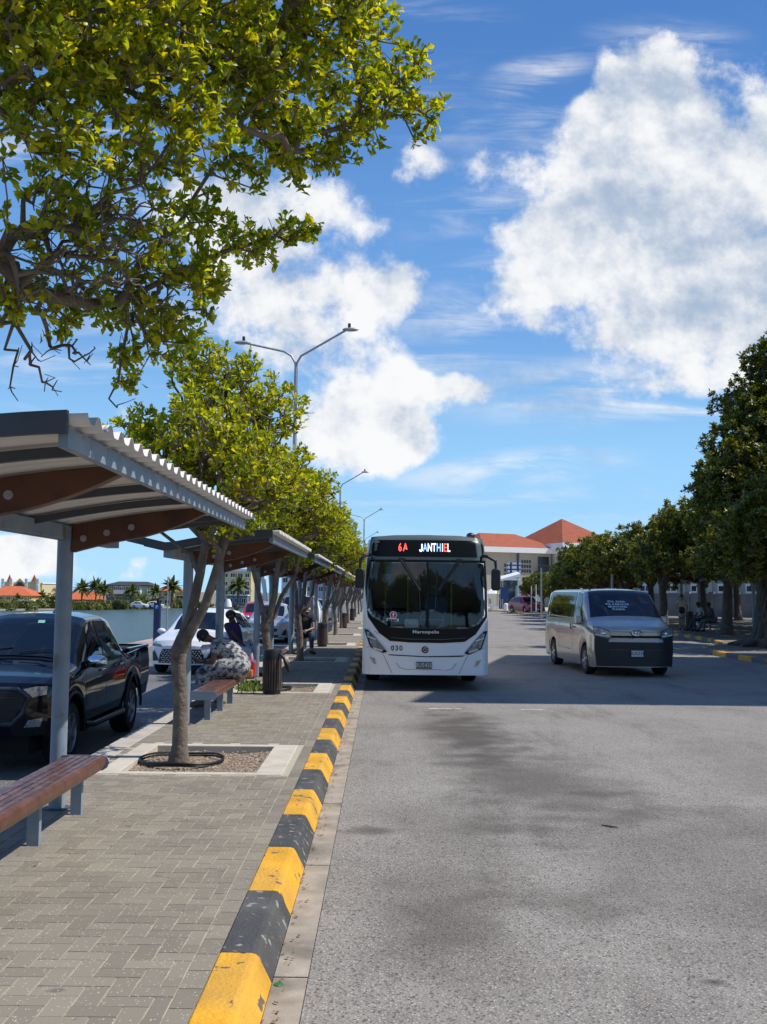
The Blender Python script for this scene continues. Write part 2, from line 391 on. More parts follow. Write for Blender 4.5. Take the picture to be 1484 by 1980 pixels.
ASPH = road_mat('asphalt', (.262, .240, .212), (.115, .096, .080), (.56, .54, .50))
ASPH2 = road_mat('parking_asphalt', (.17, .165, .16), (.10, .09, .085), (.34, .33, .31), .6)
LAND = mat('dry_ground', (.22, .19, .14), .95, var=.3, vs=.05, c2=(.10, .13, .05), c2s=.03)
PAVE = mat('pavement_plain', (.25, .235, .205), .9, var=.15, vs=2)
FARPAVE = mat('walk_pink', (.40, .29, .25), .9, var=.15, vs=.8)

def wmat():
    m = bpy.data.materials.new('water'); m.use_nodes = True; t = m.node_tree; b = t.nodes['Principled BSDF']; L = t.links.new
    b.inputs['Base Color'].default_value = (.06, .095, .09, 1); b.inputs['Roughness'].default_value = .25; b.inputs['IOR'].default_value = 1.33
    b.inputs['Specular IOR Level'].default_value = .35
    tcn = t.nodes.new('ShaderNodeTexCoord'); mp = t.nodes.new('ShaderNodeMapping'); mp.inputs['Scale'].default_value = (1, .7, 1); L(tcn.outputs['Object'], mp.inputs[0])
    n = t.nodes.new('ShaderNodeTexNoise'); n.inputs['Scale'].default_value = .38; n.inputs['Detail'].default_value = 9; n.inputs['Roughness'].default_value = .72; L(mp.outputs[0], n.inputs['Vector'])
    bp = t.nodes.new('ShaderNodeBump'); bp.inputs['Strength'].default_value = 1; bp.inputs['Distance'].default_value = 1.6; L(n.outputs[0], bp.inputs['Height']); L(bp.outputs[0], b.inputs['Normal'])
    return m
WATERZ = -3.0
shore = [(-10.2,-200),(-10.2,330),(-30,385),(-47,345),(-57,300),(-66,275),(-75,248),(-90,226),(-170,215),(-400,190),(-4000,150)]
g = MB(); top = [(x, y, -.36) for x, y in ((-10.2,-200),(-10.2,6000),(6000,6000),(6000,-200))]
g.add(top, [list(range(len(top)))[::-1]])
struct(g.build('ground', LAND))
fb = shore[1:]+[(-4000,6000),(-10.2,6000)]
g = MB(); g.add([(x, y, -2.6) for x, y in fb], [list(range(len(fb)))]); struct(g.build('far_bank', LAND))
g = MB()
for (a, b) in zip(shore[:-1], shore[1:]):
    zq = -.362 if a[0] > -11 and b[0] > -11 else -2.602
    g.add([(a[0],a[1],zq),(b[0],b[1],zq),(b[0],b[1],-4),(a[0],a[1],-4)], [(0,1,2,3)])
struct(g.build('quay_wall', CONC))
g = MB(); g.add([(-5000,-400,WATERZ),(-8,-400,WATERZ),(-8,500,WATERZ),(-5000,500,WATERZ)], [(0,1,2,3)]); struct(g.build('water', wmat()))
g = MB(); g.bx(-8.9,-2.9,-30,300,-.358,-.35); struct(g.build('parking_lot', ASPH2))
g = MB(); g.bx(-10.2,-8.9,-30,300,-.358,-.30); struct(g.build('quay_path', FARPAVE))
g = MB(); g.add([(-.35,-30,0),(70,-30,0),(70,200,0),(-.35,200,0)], [(0,1,2,3)]); struct(g.build('road', ASPH))
# gutter of long concrete slabs
g = MB(); y = 1.0
while y < 120: g.bx(-.512,-.354,y+.004,y+1.99,-.2,.004 if int(y) % 2 else .0045); y += 2.0
struct(g.build('gutter', mat('gutter_concrete', (.34, .29, .23), .9, var=.25, vs=6, bump=.2, bs=90, c2=(.17, .15, .12), c2s=2.5)))
# white dashes worn on the road
g = MB()
for (a, b, yy) in ((830,892,1366),(1005,1055,1367)):
    p, q = at(a, yy, 16.4), at(b, yy, 16.4); g.add([(p.x,16.36,.004),(q.x,16.36,.004),(q.x,16.47,.004),(p.x,16.47,.004)], [(0,1,2,3)])
struct(g.build('road_marking', mat('worn_marking', (.55,.54,.52), .8, c2=(.2,.2,.2), c2s=14, c2lo=.45, c2hi=.6)))

# ---- left pavement: bricks in herringbone, sand joints
PITS = [(9.62+7.8*k, 11.5+7.8*k) for k in range(9)]
PX0, PX1 = -2.64, -.93
g = MB(); edges = sorted(set([-30.]+[v for p in PITS for v in p]+[130.]))
def inpit(y): return any(a < y < b for a, b in PITS)
for a, b in zip(edges[:-1], edges[1:]):
    if inpit((a+b)/2):
        g.bx(-2.72,PX0,a,b,-.34,.126); g.bx(PX1,-.755,a,b,-.34,.126)
    else: g.bx(-2.72,-.755,a,b,-.34,.126)
struct(g.build('pavement', mat('sand_joint', (.42,.37,.28), .95, var=.25, vs=30)))
bw = .105; rng = np.random.RandomState(3)
vs, fs, rnd = [], [], []
i0, i1 = int(-2.72/bw)-2, int(-.87/bw)+1
for j in range(int(2.4/bw), int(62/bw)):
    for i in range(i0, i1):
        c = (i-j) % 4
        if c == 0: x0,x1,y0,y1 = i*bw,(i+2)*bw,j*bw,(j+1)*bw
        elif c == 3: x0,x1,y0,y1 = i*bw,(i+1)*bw,j*bw,(j+2)*bw
        else: continue
        x0 = max(x0,-2.72); x1 = min(x1,-.868)
        if x1-x0 < .03: continue
        cy = (y0+y1)/2; cx = (x0+x1)/2
        hit = False
        for a, b in PITS:
            if cy > a-.06 and cy < b+.06 and cx > PX0-.03 and cx < PX1+.05: hit = True
        if hit: continue
        e = .0035; ex = .0055
        if c == 0: g1x, g1y = e, .003
        else: g1x, g1y = .006, e
        z = .1315+rng.uniform(-.0012,.0012)
        o = len(vs)
        vs += [(x0+g1x,y0+g1y,z),(x1-g1x,y0+g1y,z),(x1-g1x,y1-g1y,z),(x0+g1x,y1-g1y,z),
               (x0+g1x-.003,y0+g1y-.003,z-.006),(x1-g1x+.003,y0+g1y-.003,z-.006),(x1-g1x+.003,y1-g1y+.003,z-.006),(x0+g1x-.003,y1-g1y+.003,z-.006)]
        fs += [(o,o+1,o+2,o+3),(o+4,o+5,o+1,o),(o+5,o+6,o+2,o+1),(o+6,o+7,o+3,o+2),(o+7,o+4,o,o+3)]
        rnd += [rng.uniform(0,1)]*8
yy = 2.4
while yy < 62:   # soldier course along the kerb
    o = len(vs); z = .1312; vs += [(-.862,yy+.003,z),(-.762,yy+.003,z),(-.762,yy+.208,z),(-.862,yy+.208,z)]; fs.append((o,o+1,o+2,o+3)); rnd += [rng.uniform(0,1)]*4; yy += .21
me = bpy.data.meshes.new('pavement_bricks'); me.from_pydata(vs, [], fs)
at_ = me.attributes.new('rnd', 'FLOAT', 'POINT'); at_.data.foreach_set('value', rnd)
def brickmat():
    m = bpy.data.materials.new('paving_brick'); m.use_nodes = True; t = m.node_tree; b = t.nodes['Principled BSDF']; L = t.links.new
    tcn = t.nodes.new('ShaderNodeTexCoord'); a = t.nodes.new('ShaderNodeAttribute'); a.attribute_name = 'rnd'
    def mix(f, x, y):
        mi = t.nodes.new('ShaderNodeMix'); mi.data_type = 'RGBA'; L(f, mi.inputs[0])
        if isinstance(x, tuple): mi.inputs[6].default_value = (*x, 1)
        else: L(x, mi.inputs[6])
        mi.inputs[7].default_value = (*y, 1); return mi.outputs[2]
    def nz(s, d, lo, hi, k=1.):
        n = t.nodes.new('ShaderNodeTexNoise'); n.inputs['Scale'].default_value = s; n.inputs['Detail'].default_value = d
        L(tcn.outputs['Object'], n.inputs['Vector']); mr = t.nodes.new('ShaderNodeMapRange'); mr.inputs[1].default_value = lo; mr.inputs[2].default_value = hi; mr.inputs[4].default_value = k
        L(n.outputs[0], mr.inputs[0]); return mr.outputs[0]
    c = mix(a.outputs['Fac'], (.20,.172,.132), (.268,.236,.182))
    c = mix(nz(1.1, 5, .48, .75, .55), c, (.15,.13,.11))
    c = mix(nz(7, 3, .68, .74, .6), c, (.08,.07,.06))
    vo = t.nodes.new('ShaderNodeTexVoronoi'); vo.inputs['Scale'].default_value = 75; L(tcn.outputs['Object'], vo.inputs['Vector'])
    s3 = t.nodes.new('ShaderNodeSeparateColor'); L(vo.outputs['Color'], s3.inputs[0])
    mr = t.nodes.new('ShaderNodeMapRange'); mr.inputs[1].default_value = .78; mr.inputs[2].default_value = .84; L(s3.outputs[0], mr.inputs[0])
    d = t.nodes.new('ShaderNodeMapRange'); d.inputs[1].default_value = .35; d.inputs[2].default_value = .2; L(vo.outputs['Distance'], d.inputs[0])
    x = t.nodes.new('ShaderNodeMath'); x.operation = 'MULTIPLY'; L(mr.outputs[0], x.inputs[0]); L(d.outputs[0], x.inputs[1])
    x2 = t.nodes.new('ShaderNodeMath'); x2.operation = 'MULTIPLY'; L(x.outputs[0], x2.inputs[0]); x2.inputs[1].default_value = .8
    c = mix(x2.outputs[0], c, (.62,.58,.48))
    L(c, b.inputs['Base Color']); b.inputs['Roughness'].default_value = .9
    n = t.nodes.new('ShaderNodeTexNoise'); n.inputs['Scale'].default_value = 130; n.inputs['Detail'].default_value = 3; L(tcn.outputs['Object'], n.inputs['Vector'])
    bp = t.nodes.new('ShaderNodeBump'); bp.inputs['Strength'].default_value = .4; bp.inputs['Distance'].default_value = .006; L(n.outputs[0], bp.inputs['Height']); L(bp.outputs[0], b.inputs['Normal'])
    return m
BRICK = brickmat(); me.materials.append(BRICK)
o = bpy.data.objects.new('pavement_bricks', me); col.objects.link(o); struct(o)
g = MB(); g.bx(-2.72,-.77,62,130,.127,.131); struct(g.build('pavement_far', PAVE))
# edge band toward the parking lot
g = MB(); y = -2.0
while y < 110: g.bx(-2.97,-2.725,y+.004,y+.996,-.36,.133); y += 1.0
struct(g.build('pavement_edge', mat('edge_stone', (.42,.38,.32), .9, var=.2, vs=5, bump=.2, bs=70), bevel=.006))
# kerb: stones painted yellow and black in turn
def paint(name, c, wear, lo=.60, hi=.66, c3=None, s=11):
    m = mat(name, c, .7, var=.22, vs=3, bump=.5, bs=55, c2=c3, c2s=2.2, c2lo=.42, c2hi=.8, c3=wear, c3s=s, c3lo=lo, c3hi=hi, detail=8); return m
KY = paint('yellow_kerb_paint', (.72,.36,.015), (.12,.10,.07), .625, .655, (.50,.28,.05), 10); KB = paint('black_kerb_paint', (.052,.052,.05), (.30,.28,.25), .60, .66, (.11,.105,.10), 15)
g = MB(); y = 1.93; k = 0
prof = [(-.757,-.2),(-.757,.134),(-.75,.139),(-.612,.139),(-.588,.134),(-.572,.115),(-.515,.006),(-.513,-.2)]
while y < 130:
    g.mi = 0 if k % 2 == 0 else 1
    g.prism(prof[::-1], lambda a, b, t, y=y: (a, y+.004+t, b), .992); y += .997; k += 1
struct(g.build('kerb', [KY, KB]))

# ---- right side
def kerb_line(pts, painted=True, name='kerb'):
    g = MB(); k = 0
    for a, b in zip(pts[:-1], pts[1:]):
        a, b = Vector((*a, 0)), Vector((*b, 0)); d = b-a; n = max(1, int(d.length/.95)); d /= n
        nrm = Vector((-d.y, d.x, 0)).normalized()
        for i in range(n):
            p, q = a+d*i+d*.004, a+d*(i+1)-d*.004
            g.mi = (k % 2) if painted else 1; k += 1
            g.add([p+Vector((0,0,-.2)), q+Vector((0,0,-.2)), q+Vector((0,0,.115)), p+Vector((0,0,.115)),
                   p+nrm*.03+Vector((0,0,.139)), q+nrm*.03+Vector((0,0,.139)), q+nrm*.2+Vector((0,0,.139)), p+nrm*.2+Vector((0,0,.139)),
                   q+nrm*.2+Vector((0,0,-.2)), p+nrm*.2+Vector((0,0,-.2))],
                  [(0,1,2,3),(3,2,5,4),(4,5,6,7),(7,6,8,9),(1,8,6,5,2),(0,3,4,7,9)])
    return struct(g.build(name, [KY, mat('bare_kerb', (.16,.15,.14), .9, var=.2)]))
# walking order chosen so the normal points to the pavement
kA = [(10.55,34.4),(10.25,33.6),(10.2,31),(10.35,26),(10.5,20),(10.6,-10)]
kB = [(12.5,110),(12.7,83),(13.2,60),(13.35,46),(13.1,42),(12.4,38),(11.9,36.5)]
kerb_line(kA[::1]); kerb_line(kB[::1])
g = MB(); off = .19
pavR = [(10.6,34.6),(10.4,33.5),(10.38,31),(10.5,26),(10.66,20),(10.78,-10),(60,-10),(60,36.9),(12.0,36.9)]
g.add([(x,y,.13) for x,y in pavR], [tuple(range(len(pavR)))])
pavR2 = [(12.0,36.9),(60,36.9),(60,110),(12.7,110),(12.9,83),(13.4,60),(13.55,46),(13.3,42),(12.6,38.1)]
g.add([(x,y,.13) for x,y in pavR2], [tuple(range(len(pavR2)))])
struct(g.build('pavement_right', mat('dark_paving', (.17,.155,.13), .9, var=.25, vs=1.2, bump=.2, bs=20)))
g = MB(); g.add([(2,110,.03),(70,110,.03),(70,190,.03),(2,190,.03)],[(0,1,2,3)]); struct(g.build('plaza', mat('plaza_paving', (.46,.40,.31), .9, var=.15, vs=.5)))
kerb_line([(1.5,112),(12.5,110)], True)

# ================================================================== STREET FURNITURE, LEFT
def gull(x):
    """height of the roof sheet over local x (0 at the post, + toward the road)"""
    if x >= 0: return 2.215+.17*(1-(1-x/1.33)**1.7) if x < 1.33 else 2.385
    return 2.215+.10*(-x/.45)
def make_shelter():
    t = thing('bus_shelter', 'nearest bus shelter, wavy metal roof on blue-grey posts, cut by the left photo edge', 'bus shelter', (0,0,0), group='bus shelters along the left pavement')
    for y in (0, 2.65):
        p = MB().tube([(0,y,0),(0,y,2.06)], .0625, 20).build('post', STEEL, t, smooth=True)
        MB().lathe([(.0,.012),(.1,.012),(.1,0)], (0,y,.001)).build('base_ring', DSTEEL, p)
    MB().bx(-.055,.055,-1.27,4.07,2.055,2.165).build('rear_beam', STEEL, t, bevel=.004)
    for y in (0, 2.65):      # laminated wooden brackets
        xs = np.linspace(.062, 1.165, 16); top = [(x, gull(x)-.052) for x in xs]
        bot = []
        for x in xs[::-1]:
            u = (x-.062)/1.103; dep = .215*(1-.12*math.sin(math.pi*u)) if u < .45 else .215*(1-.12*math.sin(math.pi*u))*(1-((u-.45)/.55)**1.6*.93)
            bot.append((x, gull(x)-.052-dep))
        w = MB().prism(top+bot, lambda a, b, d, y=y: (a, y-.045+d, b), .09).build('wooden_bracket', WOODM, t, bevel=.004)
        w.data.update()
        b = MB()
        for (x, z) in ((.15,2.07),(.33,2.115),(.52,2.16)):
            b.lathe([(.0,-.058),(.012,-.058),(.012,-.05),(.026,-.05),(.026,-.046)], (x,y,z), 12, 'y')
        b.each('bolt', ALLOY, w)
    for y in (.88, 1.77, -.75, 3.4):
        MB().prism([(x, gull(x)-.052) for x in np.linspace(-.4,1.17,20)]+[(x, gull(x)-.10) for x in np.linspace(1.17,-.4,20)], lambda a, b, d, y=y: (a, y-.02+d, b), .04).build('steel_rib', DSTEEL, t)
    for y in (-1.31, 4.07):
        MB().prism([(x, gull(x)+.008) for x in np.linspace(-.47,1.206,20)]+[(x, gull(x)-.085) for x in np.linspace(1.206,-.47,20)], lambda a, b, d, y=y: (a, y-.012+d, b), .03).build('end_fascia', DSTEEL, t)
    e = MB().bx(1.165,1.205,-1.29,4.08,2.242,2.325).build('edge_beam', STEEL, t)
    m = MB(); NY = 300; x0 = -.5; x1 = 1.285
    def zz(x, y):
        ph = (y*1/.19) % 1
        c = .5+.5*math.tanh(2.2*math.cos(2*math.pi*ph)-.5)
        return gull(x)-.042+.048*c
    m.grid(lambda u, v: (x0+(x1-x0)*u, -1.30+5.37*v, zz(x0+(x1-x0)*u, -1.30+5.37*v)), 14, NY)
    r = m.build('roof_sheet', CORR, t, smooth=True, angle=60); s_ = r.modifiers.new('thick', 'SOLIDIFY'); s_.thickness = .003
    return t
SHY = [5.42, 13.2, 20.55, 28.3, 36.0, 43.8, 51.5, 59.2]
sh0 = make_shelter()
shl = ['nearest bus shelter, wavy metal roof on blue-grey posts, cut by the left photo edge',
 'second bus shelter from the camera, its roof edge behind the first pavement tree',
 'third bus shelter, its post standing beside the black slatted bin',
 'fourth bus shelter down the row, over the seated man in a cap',
 'fifth bus shelter in the row, mostly hidden by green tree crowns',
 'sixth bus shelter in the row, thin posts far down the pavement',
 'seventh bus shelter in the row, far off between tree trunks',
 'farthest bus shelter of the left row, tiny posts beside the bus']
shelters = [sh0]+[copy_tree(sh0) for _ in SHY[1:]]
for o, y, l in zip(shelters, SHY, shl): place(o, (-2.50, y, .13), 0, l)

BENW = mat('bench_slats', (.085,.036,.026), .42, var=.5, vs=14, c2=(.17,.10,.08), c2s=13, coat=.12, bump=.2, bs=50)
def make_bench():
    t = thing('bench', 'wooden slatted bench', 'bench', group='slatted benches under the left shelters')
    L = 2.6; w = .33
    for k in range(6):
        x = -w/2+.026+k*.0556
        z = .41 - (.0 if 0 < k < 5 else .012)
        if k == 5:   # rounded nosing
            MB().prism([(x-.024,.385),(x-.024,.412),(x+.008,.410),(x+.028,.395),(x+.034,.37),(x+.028,.335),(x+.008,.31),(x-.024,.305)][::-1], lambda a,b,d:(a,d,b), L).build('nosing', mat('bench_nosing', (.115,.045,.026), .4, var=.45, vs=9, coat=.15, c2=(.09,.03,.015), c2s=6, bump=.2, bs=40), t, smooth=True, bevel=.004)
        else:
            MB().bx(x-.022,x+.022,0,L,z-.022,z).build('slat', BENW, t, bevel=.004)
    for y in (-.012, L):
        MB().prism([(-w/2,.30),(w/2-.02,.30),(w/2+.012,.32),(w/2+.03,.36),(w/2+.012,.40),(w/2-.02,.413),(-w/2,.413)][::-1], lambda a,b,d,y=y:(a,y+d,b), .012).build('end_plate', STEEL, t)
    MB().bx(-.05,.05,.02,L-.02,.335,.386).build('under_beam', STEEL, t)
    for y in (.45, 1.5, 2.45):
        MB().bx(-.04,.04,y-.025,y+.025,0,.334).build('leg', STEEL, t)
    return t
b0 = make_bench(); bl = ['nearest slatted bench, reddish wood, cut by the left photo edge',
 'second slatted bench, the one the woman in the patterned dress sits on',
 'third slatted bench, beside the person in the purple top', 'fourth slatted bench, the seated man with a cap sits on it',
 'fifth slatted bench, beyond the seated man', 'sixth slatted bench, far down the pavement']
for k, (y, l) in enumerate(zip(SHY[:6], bl)):
    o = b0 if k == 0 else copy_tree(b0); place(o, (-2.29, y+.0, .13), 0, l)
# white scuff on the nearest bench
BR = mat('bin_slats', (.075,.05,.04), .6, var=.3, vs=8)
def make_bin():
    t = thing('litter_bin', 'bin', 'litter bin', group='black slatted litter bins on the left pavement')
    MB().tube([(0,0,.0),(0,0,.60)], .115, 20).build('liner', UNDER, t)
    for k in range(22):
        a = 2*math.pi*k/22; q = Matrix.Rotation(a, 3, 'Z')
        MB().box(q @ Vector((.148,0,.32)), (.016,.03,.50), q).build('slat', BR, t)
    MB().lathe([(.12,.0),(.145,.0),(.145,.075),(.12,.075)], (0,0,0), 24).build('base', BLACKP, t, smooth=True)
    MB().lathe([(.09,.70),(.15,.72),(.158,.70),(.158,.575),(.14,.575)], (0,0,0), 24).build('hood', BLACKP, t, smooth=True)
    return t
bin0 = make_bin()
for k, (x, y, l) in enumerate(((-1.83,17.2,'nearest litter bin, black hood over brown slats, at the second tree pit'),(-1.88,32.3,'litter bin to the right of the seated man in a cap'),
        (-1.84,49,'small dark litter bin far down the pavement, third from the camera'),(-1.85,63,'farthest litter bin of the row, tiny, beside the bus'))):
    o = bin0 if k == 0 else copy_tree(bin0); place(o, (x, y, .132), 0, l)
# black bag hanging from the first bin
m = MB(); m.tube([(-1.70,17.1,.80),(-1.62,17.06,.72),(-1.56,17.05,.60),(-1.53,17.05,.50)], [.012,.03,.05,.03], 10)
tag(m.build('plastic_bag', BLACKP, None, smooth=True), 'black plastic bag hanging off the right side of the nearest bin', 'bag')

# ---- tree pits
SOIL = mat('pit_soil', (.16,.11,.07), .95, var=.5, vs=60, bump=.6, bs=60, c2=(.38,.31,.24), c2s=45, c2lo=.50, c2hi=.58)
pl = ['nearest tree pit with pale concrete rim, brown soil and a black hose ring', 'second tree pit, weeds in it, at the nearest bin', 'third tree pit, in the shade of the bus', 'fourth tree pit, beyond the bus shade',
      'fifth tree pit down the pavement', 'sixth tree pit down the pavement', 'seventh tree pit, far off', 'eighth tree pit, far off near the end', 'farthest tree pit of the row']
RIM = mat('pit_rim', (.50,.45,.37), .9, var=.15, vs=5, bump=.2, bs=70)
def make_pit():
    t = thing('tree_pit', 'pit', 'tree pit', group='tree pits in the left pavement')
    x0, x1, y0, y1 = PX0, PX1, 0, 1.88
    m = MB(); m.bx(x0,x1,y0,y0+.11,-.1,.135); m.bx(x0,x1,y1-.13,y1,-.1,.135); m.bx(x0,x0+.2,y0+.11,y1-.13,-.1,.136); m.bx(x1-.25,x1,y0+.11,y1-.13,-.1,.136)
    m.build('rim', RIM, t, bevel=.008)
    m = MB(); rs = np.random.RandomState(5)
    xa, xb, ya, yb = x0+.2, x1-.25, .11, y1-.13
    m.grid(lambda u, v: (xa+(xb-xa)*u, ya+(yb-ya)*v, .06+.012*math.sin(9*u+5*v)+rs.uniform(0,.012)+.04*math.exp(-((u-.33)**2+(v-.45)**2)*14)), 46, 46)
    m.build('soil', SOIL, t)
    m = MB()
    for _ in range(260):
        u, v = rs.uniform(0,1,2); m.ball((xa+.02+(xb-xa-.04)*u, ya+.02+(yb-ya-.04)*v, .085), (rs.uniform(.006,.016),rs.uniform(.006,.016),.008), 5, 3)
    m.build('gravel', mat('pit_gravel', (.40,.33,.26), .9, var=.4, vs=40), t)['kind'] = 'stuff'
    return t
pit0 = make_pit()
for k, (a, b) in enumerate(PITS):
    o = pit0 if k == 0 else copy_tree(pit0); place(o, (0, a, 0), 0, pl[k])
for k in (0, 1):
    m = MB(); cy = 10.55+7.8*k; cx = -2.02
    for rr, dz in ((.40,.105),(.405,.128)):
        m.tube([(cx+rr*1.0*math.cos(a)+.012*math.sin(5*a+rr*50), cy+rr*.98*math.sin(a), dz+.012*math.sin(3*a+k)) for a in np.linspace(0, 2*math.pi, 48)], .011, 8, cap=False)
    tag(m.build('hose_ring', BLACKP, None, smooth=True), ['black irrigation hose coiled round the foot of the nearest tree', 'black hose ring round the foot of the second tree'][k], 'hose', 'irrigation hoses')
LEAFDRY = mat('dry_leaf', (.20,.11,.05), .9, var=.3); LEAFG = mat('fallen_green_leaf', (.02,.16,.05), .5)
m = MB(); rs = np.random.RandomState(9)
for _ in range(380):
    q = rs.uniform()
    if q < .55: x, y, z = rs.uniform(-.51,-.44), rs.uniform(3.5,18), .010
    elif q < .8: k = rs.randint(0,3); x, y, z = rs.uniform(-2.4,-1.3), 9.8+7.8*k+rs.uniform(0,1.4), .11
    else: x, y, z = rs.uniform(-2.7,-.9), rs.uniform(4.5,20)**1, .135
    s = rs.uniform(.006,.019); a = rs.uniform(0,6.28); c, d = math.cos(a)*s, math.sin(a)*s
    m.add([(x-c,y-d,z),(x+d*.5,y-c*.5,z+.004),(x+c,y+d,z+.002),(x-d*.5,y+c*.5,z+.005)], [(0,1,2,3)])
tag(m.build('leaf_litter', LEAFDRY), 'dry brown leaf bits scattered along gutter, pits and pavement', 'leaf litter', kind='stuff')
m = MB(); p = at(531,1880,4.9); m.lathe([(0,.012),(.02,.010),(.024,.006)], (p.x+.02,4.9,.0), 8); tag(m.build('fallen_leaf', LEAFG), 'small round green leaf lying in the gutter at the kerb foot', 'leaf')
p = at(1180,1584,8.25); m = MB().tube([(p.x-.06,8.28,.006),(p.x,8.22,.008),(p.x+.05,8.2,.006)], [.004,.006,.003], 6); tag(m.build('twig', BLACKP), 'short dark twig lying on the open asphalt', 'twig')
# weeds in the second pit
WEED = mat('weed_leaf', (.16,.24,.05), .6, var=.35, vs=20, transl=.35)
m = MB()
for _ in range(170):
    x, y = -2.25+rs.normal(0,.16), 18.0+rs.normal(0,.3); z = .09; a = rs.uniform(0,6.28); h = rs.uniform(.05,.17); w = .022; l = .06
    c, s = math.cos(a), math.sin(a)
    m.add([(x,y,z),(x+c*l*.5-s*w,y+s*l*.5+c*w,z+h),(x+c*l,y+s*l,z+h*1.15),(x+c*l*.5+s*w,y+s*l*.5-c*w,z+h)], [(0,1,2,3)])
tag(m.build('weed_patch', WEED), 'low pale green weeds growing in the second tree pit', 'weeds', kind='stuff')

# ---- double-armed street lamps
def make_lamp():
    t = thing('street_lamp', 'lamp', 'street lamp', group='double-armed street lamps beyond the shelters')
    MB().tube([(0,0,0),(0,0,2.5),(0,0,9.0)], [.10,.085,.055], 14).build('pole', GALV, t, smooth=True)
    for s, rise in ((-1,.25),(1,.72)):
        pts = [(0,0,8.9),(s*.03,0,9.15),(s*.16,0,9.38),(s*.4,0,9.52)]+[(s*(.4+1.2*u),0,9.52+rise*u) for u in (.33,.66,1)]
        a = MB().tube(pts, .035, 10).build('arm', GALV, t, smooth=True)
        x, z = s*1.6, 9.52+rise
        h = MB(); h.ball((x+s*.16,0,z+.03), (.27,.11,.065), 14, 8); h.build('lamp_head', GALV, a, smooth=True)
        MB().lathe([(0,.13),(.045,.12),(.05,0),(.05,-.03)], (x+s*.12,0,z+.11), 10).build('sensor', BLACKP, a, smooth=True)
    return t
lp = make_lamp()
for k, (x, y, rz, l) in enumerate(((-2.92,33.2,0,'nearest double-armed street lamp standing tall above the left trees'),(-3.1,73,0,'second double-armed street lamp, half its height showing over the trees'),
        (-2.0,106,0,'third double-armed street lamp, only its right arm clear of the trees'),(-2.6,146,0,'farthest double-armed street lamp, small arm just left of the bus roof'))):
    o = lp if k == 0 else copy_tree(lp); place(o, (x, y, .1), rz, l)
# ================================================================== TREES
def leafmat(name, c, c2, tr=.42):
    m = bpy.data.materials.new(name); m.use_nodes = True; t = m.node_tree; b = t.nodes['Principled BSDF']; L = t.links.new
    a = t.nodes.new('ShaderNodeAttribute'); a.attribute_name = 'rnd'
    cr = t.nodes.new('ShaderNodeValToRGB'); L(a.outputs['Fac'], cr.inputs[0]); e = cr.color_ramp.elements
    e[0].position = 0; e[0].color = (*[x*.72 for x in c], 1); e[1].position = .72; e[1].color = (*c2, 1)
    e2 = e.new(.4); e2.color = (*c, 1); e3 = e.new(.985); e3.color = (min(1,c2[0]*1.2), c2[1]*1.0, c2[2], 1)
    L(cr.outputs[0], b.inputs['Base Color']); b.inputs['Roughness'].default_value = .38; b.inputs['Specular IOR Level'].default_value = .45
    td = t.nodes.new('ShaderNodeBsdfTranslucent'); g = t.nodes.new('ShaderNodeVectorMath'); g.operation = 'MULTIPLY'; g.inputs[1].default_value = (1.78, 1.58, .33)
    L(cr.outputs[0], g.inputs[0]); L(g.outputs[0], td.inputs[0]); ms = t.nodes.new('ShaderNodeMixShader'); ms.inputs[0].default_value = tr
    L(b.outputs[0], ms.inputs[1]); L(td.outputs[0], ms.inputs[2]); L(ms.outputs[0], t.nodes['Material Output'].inputs[0]); return m
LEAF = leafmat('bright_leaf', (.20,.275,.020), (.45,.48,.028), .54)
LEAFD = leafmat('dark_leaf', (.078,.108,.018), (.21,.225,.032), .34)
PALML = leafmat('palm_leaf', (.07,.10,.03), (.13,.15,.05), .3)
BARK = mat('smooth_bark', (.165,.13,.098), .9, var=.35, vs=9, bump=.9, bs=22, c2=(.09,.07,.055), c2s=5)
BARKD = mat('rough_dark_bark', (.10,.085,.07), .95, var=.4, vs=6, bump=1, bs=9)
def np_mesh(name, verts, faces_arr, mats, parent, rnd=None, smooth=False):
    me = bpy.data.meshes.new(name); nv, nf = len(verts), len(faces_arr); k = faces_arr.shape[1]
    me.vertices.add(nv); me.vertices.foreach_set('co', verts.astype(np.float32).ravel())
    me.loops.add(nf*k); me.loops.foreach_set('vertex_index', faces_arr.astype(np.int32).ravel())
    me.polygons.add(nf); me.polygons.foreach_set('loop_start', np.arange(0, nf*k, k, dtype=np.int32)); me.update(calc_edges=True)
    if rnd is not None: me.attributes.new('rnd', 'FLOAT', 'POINT').data.foreach_set('value', rnd.astype(np.float32))
    if smooth: me.polygons.foreach_set('use_smooth', np.ones(nf, bool))
    me.materials.append(mats); o = bpy.data.objects.new(name, me); col.objects.link(o)
    if parent is not None: o.parent = parent
    return o
def unit(a): return a/np.maximum(np.linalg.norm(a, axis=-1, keepdims=True), 1e-9)
